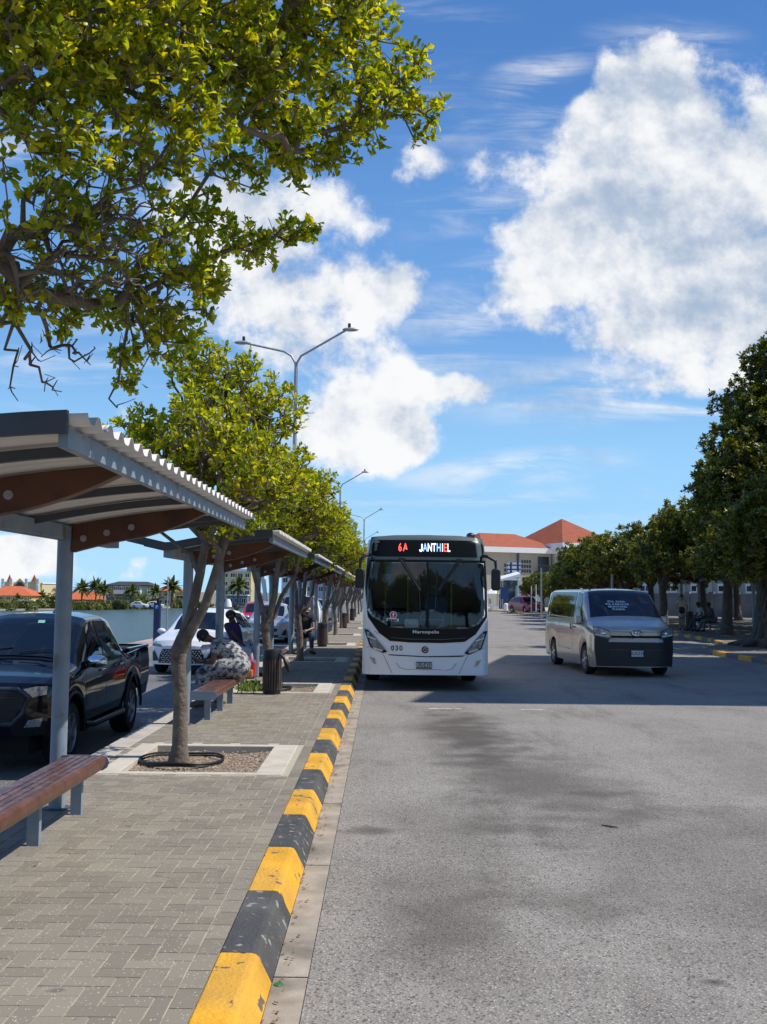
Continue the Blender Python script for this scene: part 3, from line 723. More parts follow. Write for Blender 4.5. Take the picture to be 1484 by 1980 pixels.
def skeleton(trunk, targets, rs, step=.16, wob=.35, org=None):
    """targets join the nearest node of the growing skeleton; returns nodes, parents, tip indices"""
    N = [np.array(p, float) for p in trunk[0]]; P = list(trunk[1]); tips = []
    org = N[-1] if org is None else np.array(org); T = targets[np.argsort(np.linalg.norm(targets-org, axis=1))]
    A = np.zeros((len(N)+len(T)*40, 3)); A[:len(N)] = N; n = len(N); dist = np.zeros(len(A))
    for i in range(1, n): dist[i] = dist[P[i]]+np.linalg.norm(A[i]-A[P[i]])
    first = trunk[2]
    for t in T:
        d = np.linalg.norm(A[first:n]-t, axis=1); j = first+int(np.argmin(d+.10*dist[first:n])); L = np.linalg.norm(A[j]-t)
        m = min(38, max(1, int(L/step))); a = A[j].copy(); off = rs.normal(0, 1, 3)*L*.12*wob
        prev = j
        for q in range(1, m+1):
            u = q/m; p = a+(t-a)*u+off*math.sin(math.pi*u)+rs.normal(0, 1, 3)*step*.07*wob*(q < m)
            A[n] = p; P.append(prev); dist[n] = dist[prev]+L/m; prev = n; n += 1
        tips.append(prev)
    return A[:n], np.array(P), np.array(tips)
def radii(A, P, tips, rtip, power):
    cnt = np.zeros(len(A)); cnt[tips] = 1
    for i in range(len(A)-1, 0, -1): cnt[P[i]] += cnt[i]
    return rtip*np.maximum(cnt, 1)**power
def branches(A, P, r, rs, n=6, sel=None, gn=.0):
    idx = np.arange(1, len(A)); idx = idx[P[1:] >= 0]
    if sel is not None: idx = idx[sel[idx]]
    a, b = A[P[idx]], A[idx]; ra = np.minimum(r[P[idx]], r[idx]*1.5)
    d = unit(b-a); ref = np.where(np.abs(d[:, 2:3]) > .9, [[1., 0, 0]], [[0, 0, 1.]]); s = unit(np.cross(d, ref)); t = np.cross(d, s)
    th = np.arange(n)*2*math.pi/n; c, sn = np.cos(th), np.sin(th)
    ring = s[:, None, :]*c[None, :, None]+t[:, None, :]*sn[None, :, None]
    ext = d*(r[idx]*.35)[:, None]
    v = np.concatenate([(a-ext*0)[:, None, :]+ring*ra[:, None, None], (b+ext)[:, None, :]+ring*r[idx][:, None, None]], 1).reshape(-1, 3)
    o = (np.arange(len(idx))*2*n)[:, None]; k = np.arange(n); k2 = (k+1) % n
    f = np.stack([o+k, o+k2, o+n+k2, o+n+k], -1).reshape(-1, 4)
    return v, f
def leaves(C, AX, rs, per, L, Wd, spread=.9, jit=.0, near=False):
    M = len(C)*per; c = np.repeat(C, per, 0); ax = unit(np.repeat(AX, per, 0)+rs.normal(0, .12, (M, 3)))
    ref = unit(rs.normal(0, 1, (M, 3))); s = unit(np.cross(ax, ref)); tilt = rs.uniform(.45, 1.25, (M, 1))*spread
    d = unit(ax*np.cos(tilt)+s*np.sin(tilt)); side = unit(np.cross(d, ax)+rs.normal(0, .25, (M, 3))); nrm = np.cross(side, d)
    l = L*rs.uniform(.65, 1.2, (M, 1)); w = Wd*rs.uniform(.75, 1.15, (M, 1))*.5
    b = c+rs.normal(0, jit, (M, 3))+ax*rs.uniform(-.4, .2, (M, 1))*L
    if near:
        cup = nrm*w*.45
        V = np.stack([b+d*l*.04, b+d*l*.42-side*w*.62+cup*.6, b+d*l*.42+nrm*0, b+d*l*.42+side*w*.62+cup*.6,
                      b+d*l*.70-side*w+cup, b+d*l*.74, b+d*l*.70+side*w+cup, b+d*l*1.0-nrm*w*.3], 1).reshape(-1, 3)
        o = (np.arange(M)*8)[:, None]
        F = np.concatenate([o+np.array([[0,2,1,1]]), o+np.array([[0,3,2,2]]), o+np.array([[1,2,5,4]]), o+np.array([[2,3,6,5]]), o+np.array([[4,5,7,7]]), o+np.array([[5,6,7,7]])])
        Tq = F[np.r_[0:2*M, 4*M:6*M]]; Tq = Tq[:, :3]; Q = F[2*M:4*M]
        F3 = np.concatenate([Tq, Q[:, [0,1,2]], Q[:, [0,2,3]]]); k = 8
    else:
        V = np.stack([b, b+d*l*.62-side*w+nrm*w*.3, b+d*l, b+d*l*.62+side*w+nrm*w*.3], 1).reshape(-1, 3)
        o = (np.arange(M)*4)[:, None]; F3 = np.concatenate([o+np.array([[0,1,2]]), o+np.array([[0,2,3]])]); k = 4
    return V, F3, np.repeat(rs.uniform(0, 1, M), k)
def lobe_targets(lobes, dens, rs, shell=.45):
    out, fl = [], []
    for lb in lobes:
        x, y, z, r = lb[:4]; leafy = lb[4] if len(lb) > 4 else 1; sy = lb[5] if len(lb) > 5 else 1.; sz = lb[6] if len(lb) > 6 else .85
        n = max(4, int(dens*r**2.2*(lb[7] if len(lb) > 7 else 1)))
        d = unit(rs.normal(0, 1, (n, 3))); rr = (rs.uniform(0, 1, (n, 1))**shell)*r
        out.append(np.array([[x, y, z]])+d*rr*np.array([[1, sy, sz]])); fl.append(np.full(n, leafy, float))
    return np.concatenate(out), np.concatenate(fl)
def make_tree(name, trunk, lobes, seed, dens, per, L, Wd, leafm, barkm, rtip=.004, power=.46, step=.16, near=False, tseg=10, axup=.55, twig=.0, trunkr=None, wob=.5, spread=.9, bare=.12):
    rs = np.random.RandomState(seed); t = thing(name, 'tree', 'tree')
    T, fl = lobe_targets(lobes, dens, rs)
    order = np.argsort(np.linalg.norm(T-np.array(trunk[0][trunk[2]]), axis=1)); fl = fl[order]
    A, P, tips = skeleton(trunk, T, rs, step, wob, org=trunk[0][trunk[2]])
    r = radii(A, P, tips, rtip, power)
    if trunkr is not None:
        for i, q in enumerate(trunkr): r[i] = max(q, 0)
    big = r > (.028 if not near else .02); big[:len(trunk[0])] = True
    v, f = branches(A, P, r, rs, tseg, big); np_mesh('trunk', v, f, barkm, t, smooth=True)
    v, f = branches(A, P, r, rs, 4 if not near else 5, ~big)
    # bare side twigs
    if twig:
        m = int(len(A)*twig); j = rs.randint(len(trunk[0]), len(A), m); e = A[j]+unit(rs.normal(0, 1, (m, 3)))*step*rs.uniform(.35,.9,(m,1))
        A2 = np.concatenate([A[j], e]); P2 = np.concatenate([np.full(m, -1), np.arange(m)]); r2 = np.full(2*m, rtip*.8)
        v2, f2 = branches(A2, P2, r2, rs, 4 if not near else 5); f2 = f2+len(v)
        v = np.concatenate([v, v2]); f = np.concatenate([f, f2])
    np_mesh('branches', v, f, barkm, t, smooth=True)
    ok = (fl > .5) & (rs.uniform(0, 1, len(fl)) > bare); C = A[tips[ok]]; AX = unit(unit(C-A[P[tips[ok]]])*.8+np.array([[0, 0, axup]])+rs.normal(0, .25, (ok.sum(), 3)))
    V, F, rn = leaves(C, AX, rs, per, L, Wd, spread, jit=L*.25, near=near)
    np_mesh('crown', V, F, leafm, t, rnd=rn)
    return t
# --- nearest tree: the huge crown over the camera's left, trunk just off the frame
lobes = []
def LB(px, py, Y, rpx, leafy=1, sy=1., sz=.85, k=1.):
    p = at(px, py, Y); lobes.append((p.x, p.y, p.z, rpx*Y/FPX, leafy, sy, sz, k))
for a in ((120,-150,3.0,330),(420,-120,3.6,260),(640,-60,4.0,150),(60,60,3.0,200),(250,60,3.3,180),(420,70,3.7,150),(560,90,4.0,130),(680,100,4.2,105),(770,190,4.3,75),(835,215,4.35,38),(700,215,4.2,85),(600,255,4.1,90),
          (500,200,3.9,120),(330,220,3.5,150),(110,250,3.2,150),(650,310,4.2,45),(560,320,4.2,55),(470,310,4.0,70),(790,120,4.3,45),(720,30,4.3,60),(820,260,4.3,25),
          (270,390,3.7,130,1,1,.85,.55),(100,420,3.5,120,1,1,.85,.6),(400,420,4.1,60),(380,520,4.1,70),(300,530,4.0,110,1,1,.85,.7),(420,560,4.2,28),(395,600,4.2,22),(180,560,3.9,100,1,1,.85,.6),(60,560,3.7,70,1),
          (560,452,4.4,42,1,1,.7,1.4),(500,470,4.4,48,1,1,.8,1.4),(600,448,4.45,20,1,1,.7,2),(450,480,4.3,45),(300,640,4.2,75),(350,660,4.3,50),(250,700,4.3,45),(235,740,4.3,28),(30,610,3.8,50,1),(110,620,4.0,50,1)):
    LB(*a)
for a in ((60,690,4.0,60,0,1,.5,1.),(150,680,4.1,60,0,1,.6,1.),(230,770,4.3,25,0,1,1,1),(100,740,4.1,30,0,1,.8,2),(10,760,4,30,0),(200,450,3.6,150,0,1,1,2.2),(100,520,3.6,120,0,1,1,2.2),(280,560,4.0,90,0,1,1,1.5)):
    LB(*a)
tl = [at(-420,430,3.1), at(-150,560,3.4), at(0,500,3.6), at(60,565,3.7), at(190,590,3.9), at(280,560,4.05), at(380,510,4.2), at(450,480,4.3), at(520,465,4.4)]
tl2 = [at(-200,130,3.1), at(0,60,3.2), at(260,150,3.6), at(400,90,3.9), at(560,60,4.1)]
tr = [(-2.05,2.85,.1),(-2.06,2.85,.7),(-2.02,2.87,1.4),(-1.98,2.9,1.95)]
n0 = len(tr); nodes = tr+[tuple(p) for p in tl]+[tuple(p) for p in tl2]
par = [-1,0,1,2]+[3]+list(range(n0, n0+len(tl)-1))+[3]+list(range(n0+len(tl), n0+len(tl)+len(tl2)-1))
t0 = make_tree('pavement_tree', (nodes, par, 4), lobes, 11, 2250, 13, .042, .025, LEAF, BARK, rtip=.0019, power=.43, step=.10, near=True, tseg=9, axup=.35, twig=.28, wob=.45, bare=.10)
tag(t0, 'nearest pavement tree, its huge leafy crown filling the top left of the photo', 'tree', 'small-leaved trees planted along the left pavement')

def street_tree(seed, mirror=1, leanx=0.):
    rs = np.random.RandomState(seed)
    LBs = [(.42,0,3.70,.48),(.18,-.1,3.9,.34),(.85,.2,3.45,.38),(-.2,.1,3.15,.48),(-.52,0,3.22,.34),(.62,.1,3.0,.50),(.98,0,2.8,.30),(.40,-.2,2.25,.30),(.1,.1,2.65,.38),
           (.3,.7,3.4,.5),(.3,-.65,3.2,.45),(.9,.6,2.9,.4),(.8,-.6,2.75,.36),(-.2,.7,2.8,.4),(-.1,-.6,2.75,.36),(.3,0,3.5,.5,0),(.4,.1,3.1,.5,0),(.2,-.2,3.0,.5,0)]
    L2 = [(x+rs.normal(0,.07), y*mirror+rs.normal(0,.08), z+rs.normal(0,.08), r*rs.uniform(.9,1.15))+tuple(l[4:] if len(l) > 4 else ()) for l in LBs for (x, y, z, r) in [l[:4]]]
    k = mirror
    if k == 1:
        nodes = [(0,0,-.12),(.0,0,-.04),(.005,0,.06),(.0,.01,.5),(-.03,.0,.9),(-.03,0,1.02),(.0,.0,1.15),(.08,.03,1.39),(.16,.04,1.81),(.21,.05,2.15),(.26,.05,2.6),(.05,-.04,1.14),(.24,-.08,1.49),(.37,-.12,1.92),(.5,-.15,2.35),(.05,.1,2.0),(-.30,.2,2.25),(.55,.1,2.5)]
        par = [-1,0,1,2,3,4,5,6,7,8,9,5,11,12,13,8,15,14]
        tr = [.12,.10,.080,.07,.075,.085,.060,.052,.048,.04,.028,.055,.045,.04,.034,.026,.016,.018]
    else: nodes = [(0,0,-.12),(.0,0,-.04),(.005,0,.06),(.0,.01,.5),(-.05,.0,.9),(-.07,0,1.05),(.02,.0,1.25),(.09,.02*k,1.55),(.12,.03*k,1.9),(.2,.03,2.5),(-.1,-.03,1.25),(-.16,-.1*k,1.6),(-.28,-.2*k,2.1),(-.3,-.25*k,2.6),(.12,.06,1.22),(.25,.14,1.55),(.42,.2*k,1.95),(.5,.3*k,2.5)]
    if k != 1: par = [-1,0,1,2,3,4,5,6,7,8,5,10,11,12,5,14,15,16]
    if k != 1: tr = [.12,.10,.080,.07,.073,.085,.062,.055,.048,.035,.045,.040,.032,.018,.042,.038,.032,.018]
    t = make_tree('pavement_tree', (nodes, par, 6), L2, seed, 960, 10, .070, .042, LEAF, BARK, rtip=.0038, power=.40, step=.13, tseg=12, axup=.5, twig=.3, trunkr=tr, wob=.8, bare=.17)
    tag(t, 'x', 'tree', 'small-leaved trees planted along the left pavement'); return t
protos = [street_tree(21), street_tree(34, -1)]
TY = [10.55,18.1,26.0,33.8,41.0,48.9,56.8,64.6,72.4,82,92]
tls = ['second pavement tree, grey trunk in the nearest tree pit beside the first shelter roof','third pavement tree, forking just behind the nearest black bin','fourth pavement tree, its slim trunk left of the seated man in a cap',
 'fifth pavement tree, trunk behind the bin beyond the seated man','sixth pavement tree down the row','seventh pavement tree down the row','eighth pavement tree down the row','ninth pavement tree, crown close to the bus mirror',
 'tenth pavement tree, far down the row by the bus','eleventh pavement tree, far off','farthest pavement tree of the left row']
xs = [-2.05,-2.0,-2.07,-1.86,-1.87,-1.95,-1.9,-1.9,-1.9,-1.9,-1.9]
scs = [1,1.0,1.03,1.05,1.0,1.0,1.0,1.0,1.0,1.0,1.0]
used = {0: 0, 1: 0}
for k, (y, l) in enumerate(zip(TY, tls)):
    v = 0 if k in (0, 3, 5, 7, 9) else 1; pr = protos[v]
    o = pr if not used[v] else copy_tree(pr); used[v] = 1
    place(o, (xs[k], y, .17), [0,.35,-.3,.5,-.5,.2,.4,-.2,.3,0,.4][k], l, scs[k])

# --- dark trees on the right
def right_tree(seed):
    rs = np.random.RandomState(seed); Ls = []
    for k in range(20):
        a = rs.uniform(0, 6.28); q = rs.uniform(0, 1)**.6*2.9; z = 3.0+rs.uniform(0, 1)*(2.7-.5*q); Ls.append((q*math.cos(a), q*math.sin(a), z, rs.uniform(.75,1.15)))
    for k in range(9):
        a = k*.7; Ls.append((3.1*math.cos(a), 3.1*math.sin(a), 2.8+rs.uniform(0,.9), .9))
    nodes = [(0,0,-.1),(.02,0,.3),(.05,0,1.2),(.1,.05,2.0),(.5,.2,2.6),(-.5,-.2,2.7)]; par = [-1,0,1,2,3,3]
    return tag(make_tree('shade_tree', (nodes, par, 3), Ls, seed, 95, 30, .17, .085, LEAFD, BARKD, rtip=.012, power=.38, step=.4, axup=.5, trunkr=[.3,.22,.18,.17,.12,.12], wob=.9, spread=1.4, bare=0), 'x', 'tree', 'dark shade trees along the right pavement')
rp = [right_tree(51), right_tree(62)]
rt = [(15.2,46,1.15,'shade tree left of the giant trunk, its slim trunk behind the standing woman'),(14.6,54,1.07,'shade tree with sunlit olive top, second along the right pavement'),(14.8,63,1.05,'broad shade tree behind the flared lamp post'),
      (15.8,71.5,1.04,'shade tree over the roof of the silver van'),(16.2,80,.94,'shade tree left of the flared lamp post'),(16.2,89,.86,'shade tree near the red-roofed hotel'),(16.0,99,.76,'lower shade tree in front of the hotel wall'),(16.6,107,.62,'farthest and smallest shade tree, beside the parked red car')]
for k, (x, y, s) in enumerate(((21.5,42,1.25),(21,49,1.3),(21.5,58,1.3),(21,68,1.25),(20.5,79,1.2))):
    rt.append((x, y, s, ['shade tree of the back row behind the giant trunk','shade tree of the back row, behind the seated pair','shade tree of the back row, behind the standing woman','shade tree of the back row, right of the flared lamp','farthest shade tree of the back row by the wall'][k]))
for k, (x, y, s) in enumerate(((27.5,47,1.3),(27,56,1.3),(27.5,66,1.3),(26,76,1.2))):
    rt.append((x, y, s, ['nearest','second','third','farthest'][k]+' shade tree of the hindmost row before the boundary wall'))
for k, (x, y, s, l) in enumerate(rt):
    v = k % 2; o = rp[v] if k < 2 else copy_tree(rp[v]); place(o, (x, y, .13), k*1.3, l, s)
for k, (x, y, s) in enumerate(((-3.0,-13,1.25),(2.5,-17,1.4),(8.0,-14,1.3),(14.5,-16,1.35),(-8.5,-17,1.35),(20.5,-13,1.3),(-14.5,-14,1.3))):  # unseen trees added so the bus windscreen has something dark to reflect
    o = copy_tree(rp[k % 2]); place(o, (x, y, 0), k*.9, ['first','second','third','fourth','fifth','sixth','seventh'][k]+' shade tree added unseen behind the photographer, a dark reflection for the bus windscreen', s); o['group'] = 'unseen shade trees added behind the photographer'
Ls = []
bx, by = 13.3, 35.5
for (px, py, Y, r) in ((1385,930,34,55),(1370,1000,35,45),(1420,860,35,60),(1440,780,36,60),(1475,700,36,45),(1465,900,34,80),(1430,980,34,80),(1400,1060,35,50),(1480,1050,34,60),(1500,820,35,90),(1540,700,36,80),(1560,950,34,110),
        (1450,1090,34,40),(1375,1075,36,30),(1640,850,35,120),(1600,1060,34,90),(1700,1000,36,110),(1480,950,39,90),(1420,930,39,70),(1500,800,40,90),(1600,760,39,100),(1380,960,37,40),(1420,1080,38,50),(1530,1080,36,60),(1425,1030,31,55),(1480,980,30,70),(1560,900,30,80)):
    p = at(px, py, Y); Ls.append((p.x-bx, p.y-by, p.z-.13, r*Y/FPX*1.12))
nodes = [(0,0,-.2),(.0,0,.0),(-.02,0,.25),(.0,0,1.0),(.15,0,1.9),(.45,.05,3.0),(.9,.1,4.4),(-.5,0,2.4),(-.9,.1,3.6),(1.4,0,4.0)]; par = [-1,0,1,2,3,4,5,3,7,5]
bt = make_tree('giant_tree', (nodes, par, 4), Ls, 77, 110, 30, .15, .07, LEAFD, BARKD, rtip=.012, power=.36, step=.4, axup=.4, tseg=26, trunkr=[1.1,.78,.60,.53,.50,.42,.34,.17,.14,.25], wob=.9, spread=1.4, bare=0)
bt.location = (bx, by, .13); tag(bt, 'giant dark tree with a thick furrowed trunk at the right edge', 'tree')
m = MB(); rs = np.random.RandomState(4)
for k in range(15):
    a = k*2*math.pi/15+rs.uniform(-.15,.15); q = rs.uniform(.9,1.5)
    c, s = math.cos(a), math.sin(a)
    m.tube([(.4*c,.4*s,1.1),(.56*c,.56*s,.45),(.75*c,.75*s,.16),(q*c,q*s,.03)], [.09,.14,.13,.05], 8)
for k in range(26):      # furrowed ridges of bark
    a = k*2*math.pi/26; c, s = math.cos(a), math.sin(a)
    m.tube([((.53-.03*u)*math.cos(a+.35*u)+.15*max(0,u-.5)*2*.5, (.53-.03*u)*math.sin(a+.35*u), .3+1.7*u) for u in np.linspace(0,1,7)], [.05+.02*math.sin(k*3+i*2) for i in range(7)], 6)
m.build('root_flare', BARKD, bt, smooth=True)
# ================================================================== VEHICLES
class Shape:
    def __init__(s, st, wheels, arch, bow=.3, bowlen=.9, bowp=2.6, crown=.05, rbow=.12, wz=None):
        s.st = np.array(st, float); s.wheels = wheels; s.arch = arch; s.bow = bow; s.bl = bowlen; s.bp = bowp; s.cr = crown; s.L = s.st[-1, 0]; s.rb = rbow
        s.W = s.st[:, 4:].max(); s.wz = wz
    def sec(s, y):
        q = [np.interp(y, s.st[:, 0], s.st[:, i]) for i in range(1, 8)]
        zl, zb, zt, wl, wm, wb, wt = q
        for yc, zc in s.wheels:
            if abs(y-yc) < s.arch: zl = max(zl, zc+math.sqrt(s.arch**2-(y-yc)**2))
        zl = min(zl, zb-.06); k = min(1, max(0, (zt-zb)/.25)); kk = min(1, max(0, (zt-zb)/.12))
        zt2 = zt-.06*k
        return [(wl, zl), (wm, zl+.35*(zb-zl)), (wm, zl+.7*(zb-zl)), (wb, zb), (wb-.012, zb+.04*k), ((wb+wt)/2, (zb+.04*k+zt2)/2), (wt, zt2), (wt-.02-.03*k, zt-.018*k), (wt-.12, zt), (.5*wt, zt+.75*s.cr*kk), (0, zt+s.cr*kk)]
    def yoff(s, x, y):
        u = abs(x)/s.W; o = 0
        if y < s.bl: o += s.bow*(1-y/s.bl)**1.5*u**s.bp
        if y > s.L-.4: o -= s.rb*((y-s.L+.4)/.4)**2*u**3
        return o
    def S(s, y, v, side=1, off=0):
        P = s.sec(y); i = min(9, int(v)); f = v-i; a, b = P[i], P[i+1]
        x, z = a[0]+(b[0]-a[0])*f, a[1]+(b[1]-a[1])*f
        if off:
            nx, nz = (b[1]-a[1]), -(b[0]-a[0]); l = math.hypot(nx, nz) or 1
            x += off*nx/l; z += off*nz/l
        return (side*x, y+s.yoff(x, y), z)
    def F(s, x, z):
        return s.yoff(x, 0)
    def body(s, mb, n=110):
        ys = sorted(set(list(np.linspace(0, s.L, n))+[0, .02, .05, .09, .14]+list(s.st[:, 0])+[w[0]+s.arch*q for w in s.wheels for q in (-1, -.97, -.9, -.8, -.65, .65, .8, .9, .97, 1)]))
        ys = [y for y in ys if 0 <= y <= s.L]; vv = [0, .5, 1, 1.5, 2, 2.5, 3, 4, 5, 6, 6.5, 7, 7.5, 8, 9, 10]
        for sd in (1, -1):
            V = []; F = []
            for y in ys: V += [s.S(y, v, sd) for v in vv]
            m = len(vv)
            for i in range(len(ys)-1):
                for j in range(m-1):
                    q = (i*m+j, (i+1)*m+j, (i+1)*m+j+1, i*m+j+1); F.append(q if sd > 0 else q[::-1])
            mb.add(V, F)
        for y, fl in ((0, 0), (s.L, 1)):
            rows = [s.S(y, v, 1) for v in vv]; V = []; F = []; nc = 16
            for (x, yy, z) in rows:
                for k in range(nc+1):
                    xx = x*(2*k/nc-1); V.append((xx, y+s.yoff(xx, y), z))
            for i in range(len(rows)-1):
                for k in range(nc):
                    q = (i*(nc+1)+k, i*(nc+1)+k+1, (i+1)*(nc+1)+k+1, (i+1)*(nc+1)+k); F.append(q[::-1] if fl else q)
            mb.add(V, F)
        return mb
    def patch(s, mb, q, side=1, off=.006, nu=8, nv=5):
        """q = four (y, v) corners: bottom front, bottom rear, top rear, top front"""
        (a, b, c, d) = q
        def fn(u, v):
            y = (a[0]*(1-u)+b[0]*u)*(1-v)+(d[0]*(1-u)+c[0]*u)*v; w = (a[1]*(1-u)+b[1]*u)*(1-v)+(d[1]*(1-u)+c[1]*u)*v
            return s.S(y, w, side, off)
        return mb.grid(fn, nu, nv, side < 0)
    def screen(s, mb, y0, y1, v0=7.9, off=.012, n=10, v0t=None):
        v0t = v0t or v0
        def fn(u, w):
            y = y0+(y1-y0)*w; sd = -1 if u < .5 else 1; uu = abs(2*u-1); va = v0+(v0t-v0)*w
            x, yy, z = s.S(y, 10-(10-va)*uu, sd); return (x, yy-off*.7, z+off*.7)
        return mb.grid(fn, 2*n, n)
def wheel(parent, x, y, r, w, side, spokes=6, dark=False, n=32):
    t = MB(); prof = [(r*.62, -w/2), (r*.93, -w/2), (r*.99, -w*.38), (r, 0), (r*.99, w*.38), (r*.93, w/2), (r*.62, w/2)]
    t.lathe([(a, b) for a, b in prof], (0, 0, 0), n, 'x')
    o = t.build('wheel', RUBBER, parent, smooth=True, loc=(x, y, r))
    m = MB(); h = side*w/2
    m.lathe([(r*.63, h*.98), (r*.60, h*.98), (r*.57, h*.6), (r*.56, h*.0)], (0, 0, 0), n, 'x')
    m.lathe([(0, h*.98), (r*.14, h*.95), (r*.16, h*.6)], (0, 0, 0), n, 'x')
    for k in range(spokes):
        q = Matrix.Rotation(2*math.pi*k/spokes+.2, 3, 'X')
        m.box(q @ Vector((h*.82, 0, r*.36)), (w*.10, r*.12, r*.46), q)
    m.build('rim', ALLOY if not dark else mat('dark_alloy', (.14, .14, .15), .3, metal=.7), o, smooth=True)
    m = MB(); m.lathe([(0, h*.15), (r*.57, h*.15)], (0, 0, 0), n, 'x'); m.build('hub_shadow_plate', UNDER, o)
    return o
def make_car(name, label, cat, st, wheels, archr, wr, paint, loc, rz, windows, scr, kw={}, group=None, ww=.22, rear=None, dark=False, under=.28):
    t = thing(name, label, cat, loc, rz, group); s = Shape(st, wheels, archr, **kw)
    b = s.body(MB()).build('body', paint, t, smooth=True, angle=50)
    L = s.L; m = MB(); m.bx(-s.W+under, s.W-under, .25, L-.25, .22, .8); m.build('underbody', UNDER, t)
    s.screen(MB(), *scr).build('windscreen', DARKGL, t, smooth=True)
    if rear: s.screen(MB(), *rear).build('rear_window', DARKGL, t, smooth=True)
    for q in windows:
        for sd in (1, -1): s.patch(MB(), q, sd).build('side_window', DARKGL, t, smooth=True)
    for (yc, zc) in wheels:
        for sd in (1, -1): wheel(t, sd*(s.W-ww/2-.02), yc, wr, ww, sd, dark=dark)
    return t, s
def mirror(t, x, y, z, sd, m, d=(.20, .12, .16)):
    g = MB(); g.ball((x+sd*.10, y, z), (d[0]/2+.02, d[1]/2+.02, d[2]/2), 14, 8); a = g.build('side_mirror', m, t, smooth=True)
    MB().tube([(x-sd*.03, y, z-.06), (x+sd*.05, y, z-.05)], .02, 8).build('mirror_arm', BLACKP, a)
def ellipse_ring(m, c, a, b, r, F=None, n=28, tilt=0):
    pts = []
    for k in range(n+1):
        t = 2*math.pi*k/n; x, z = c[0]+a*math.cos(t), c[2]+b*math.sin(t); pts.append((x, c[1], z))
    m.tube(pts, r, 6, cap=False)
def plate(t, s, txt, x, z, w, h, bgm, fgm, F):
    y = F(0, z)
    p = MB().bx(x-w/2, x+w/2, y-.022, y-.012, z-h/2, z+h/2).build('number_plate', bgm, t, bevel=.003)
    text(txt, h*.82, fgm, p, (x, y-.0235, z), bold=.001, sx=.86, spacing=1.1)
BLKTXT = mat('black_lettering', (.01, .01, .01), .5); WHTTXT = mat('white_lettering', (.85, .85, .85), .5)
PLW = mat('plate_white', (.62, .64, .62), .4); PLD = mat('plate_dark', (.09, .10, .10), .4); PLTX = mat('plate_light_text', (.55, .58, .56), .4)

# ------------------------------------------------------------------ BUS
bus = thing('city_bus', 'white city bus facing us at the kerb with a lit destination display', 'bus', (.785, 19.3, 0))
BUSW = mat('bus_white', (.79, .80, .80), .25, coat=.6, var=.03, vs=1.2); BUSD = mat('bus_black_gloss', (.004, .005, .006), .35, spec=.22)
BUSG = mat('bus_grey_visor', (.10, .125, .12), .35, coat=.3)
def bw_(z): return 1.175 if z < 1.4 else 1.175-.095*((z-1.4)/1.45)**1.6
def btop(x): return 2.91-.10*(abs(x)/1.09)**2.6
def BF(x, z):
    u = min(1, abs(x)/bw_(z)); k = max(0, (u-.84)/.16); y = .05*u*u+.16*k**2.6
    v = (z-1.6)/(btop(x)-1.6); y += .10*max(0, (z-1.2)/1.7)**1.5
    if v > .9: y += .09*((min(1, v)-.9)/.1)**2.2
    return y
BZ0 = .30; BL = 12.2
def bring(u):   # outline as a function of u in 0..1, left bottom -> top -> right bottom
    return None
m = MB()
NU, NV = 44, 44
def cap(front):
    def fn(a, b):
        uu = 2*a-1; uu = math.copysign(abs(uu)**.8, uu)
        zt = btop(uu*1.09); z = BZ0+(zt-BZ0)*b; x = uu*bw_(z); return (x, BF(x, z) if front else BL-BF(x, z)*.5, z)
    return fn
m.grid(cap(True), NU, NV); m.grid(cap(False), NU, NV, True)
WA = [(2.55, .50), (8.7, .50)]
def side(sd):
    ys = [0]+list(np.linspace(.02, 1, 150))
    def fn(a, b):
        z0 = BZ0; e = 1.09; zt = btop(e); z = z0+(zt-z0)*b
        yf = BF(bw_(z), z); yb = BL-BF(bw_(z), z)*.5; y = yf+(yb-yf)*a; zl = z0
        for yc, zc in WA:
            if abs(y-yc) < .58: zl = max(zl, zc+math.sqrt(.58**2-(y-yc)**2))
        z = zl+(zt-zl)*b; return (sd*bw_(z), y, z)
    return fn
for sd in (1, -1): m.grid(side(sd), 240, 22, sd < 0)
def roof(a, b):
    uu = 2*a-1; uu = math.copysign(abs(uu)**.8, uu); x = uu*1.08; z = btop(uu*1.09); yf = BF(uu*bw_(z), z); yb = BL-BF(uu*bw_(z), z)*.5
    y = yf+(yb-yf)*b; return (uu*bw_(z), y, z+.06*min(1, (y-yf)/1.6)*(1-abs(uu)**3)*min(1, (yb-y)/1.0))
m.grid(roof, NU, 30)
# windscreen opening is cut from the front cap: faces whose centre lies in the glass outline are removed
GLs = [(-1.03,2.385),(1.10,2.385),(1.125,1.90),(1.125,1.42),(.98,1.24),(.78,1.16),(.3,1.148),(-.3,1.148),(-.66,1.175),(-1.0,1.37),(-1.10,1.50),(-1.10,1.9)]
def inside(px, pz, poly):
    c = False
    for i in range(len(poly)):
        (x1, z1), (x2, z2) = poly[i], poly[i-1]
        if (z1 > pz) != (z2 > pz) and px < (x2-x1)*(pz-z1)/(z2-z1)+x1: c = not c
    return c
keep = []
for f in m.f:
    c = [sum(m.v[i][k] for i in f)/len(f) for k in range(3)]
    keep.append(not (c[1] < .45 and inside(c[0]*1.03, c[2]*1.0, GLs) and c[2] < 2.44))
m.f = [f for f, k in zip(m.f, keep) if k]; m.m = [0]*len(m.f)
m.build('body', BUSW, bus, smooth=True, angle=50)
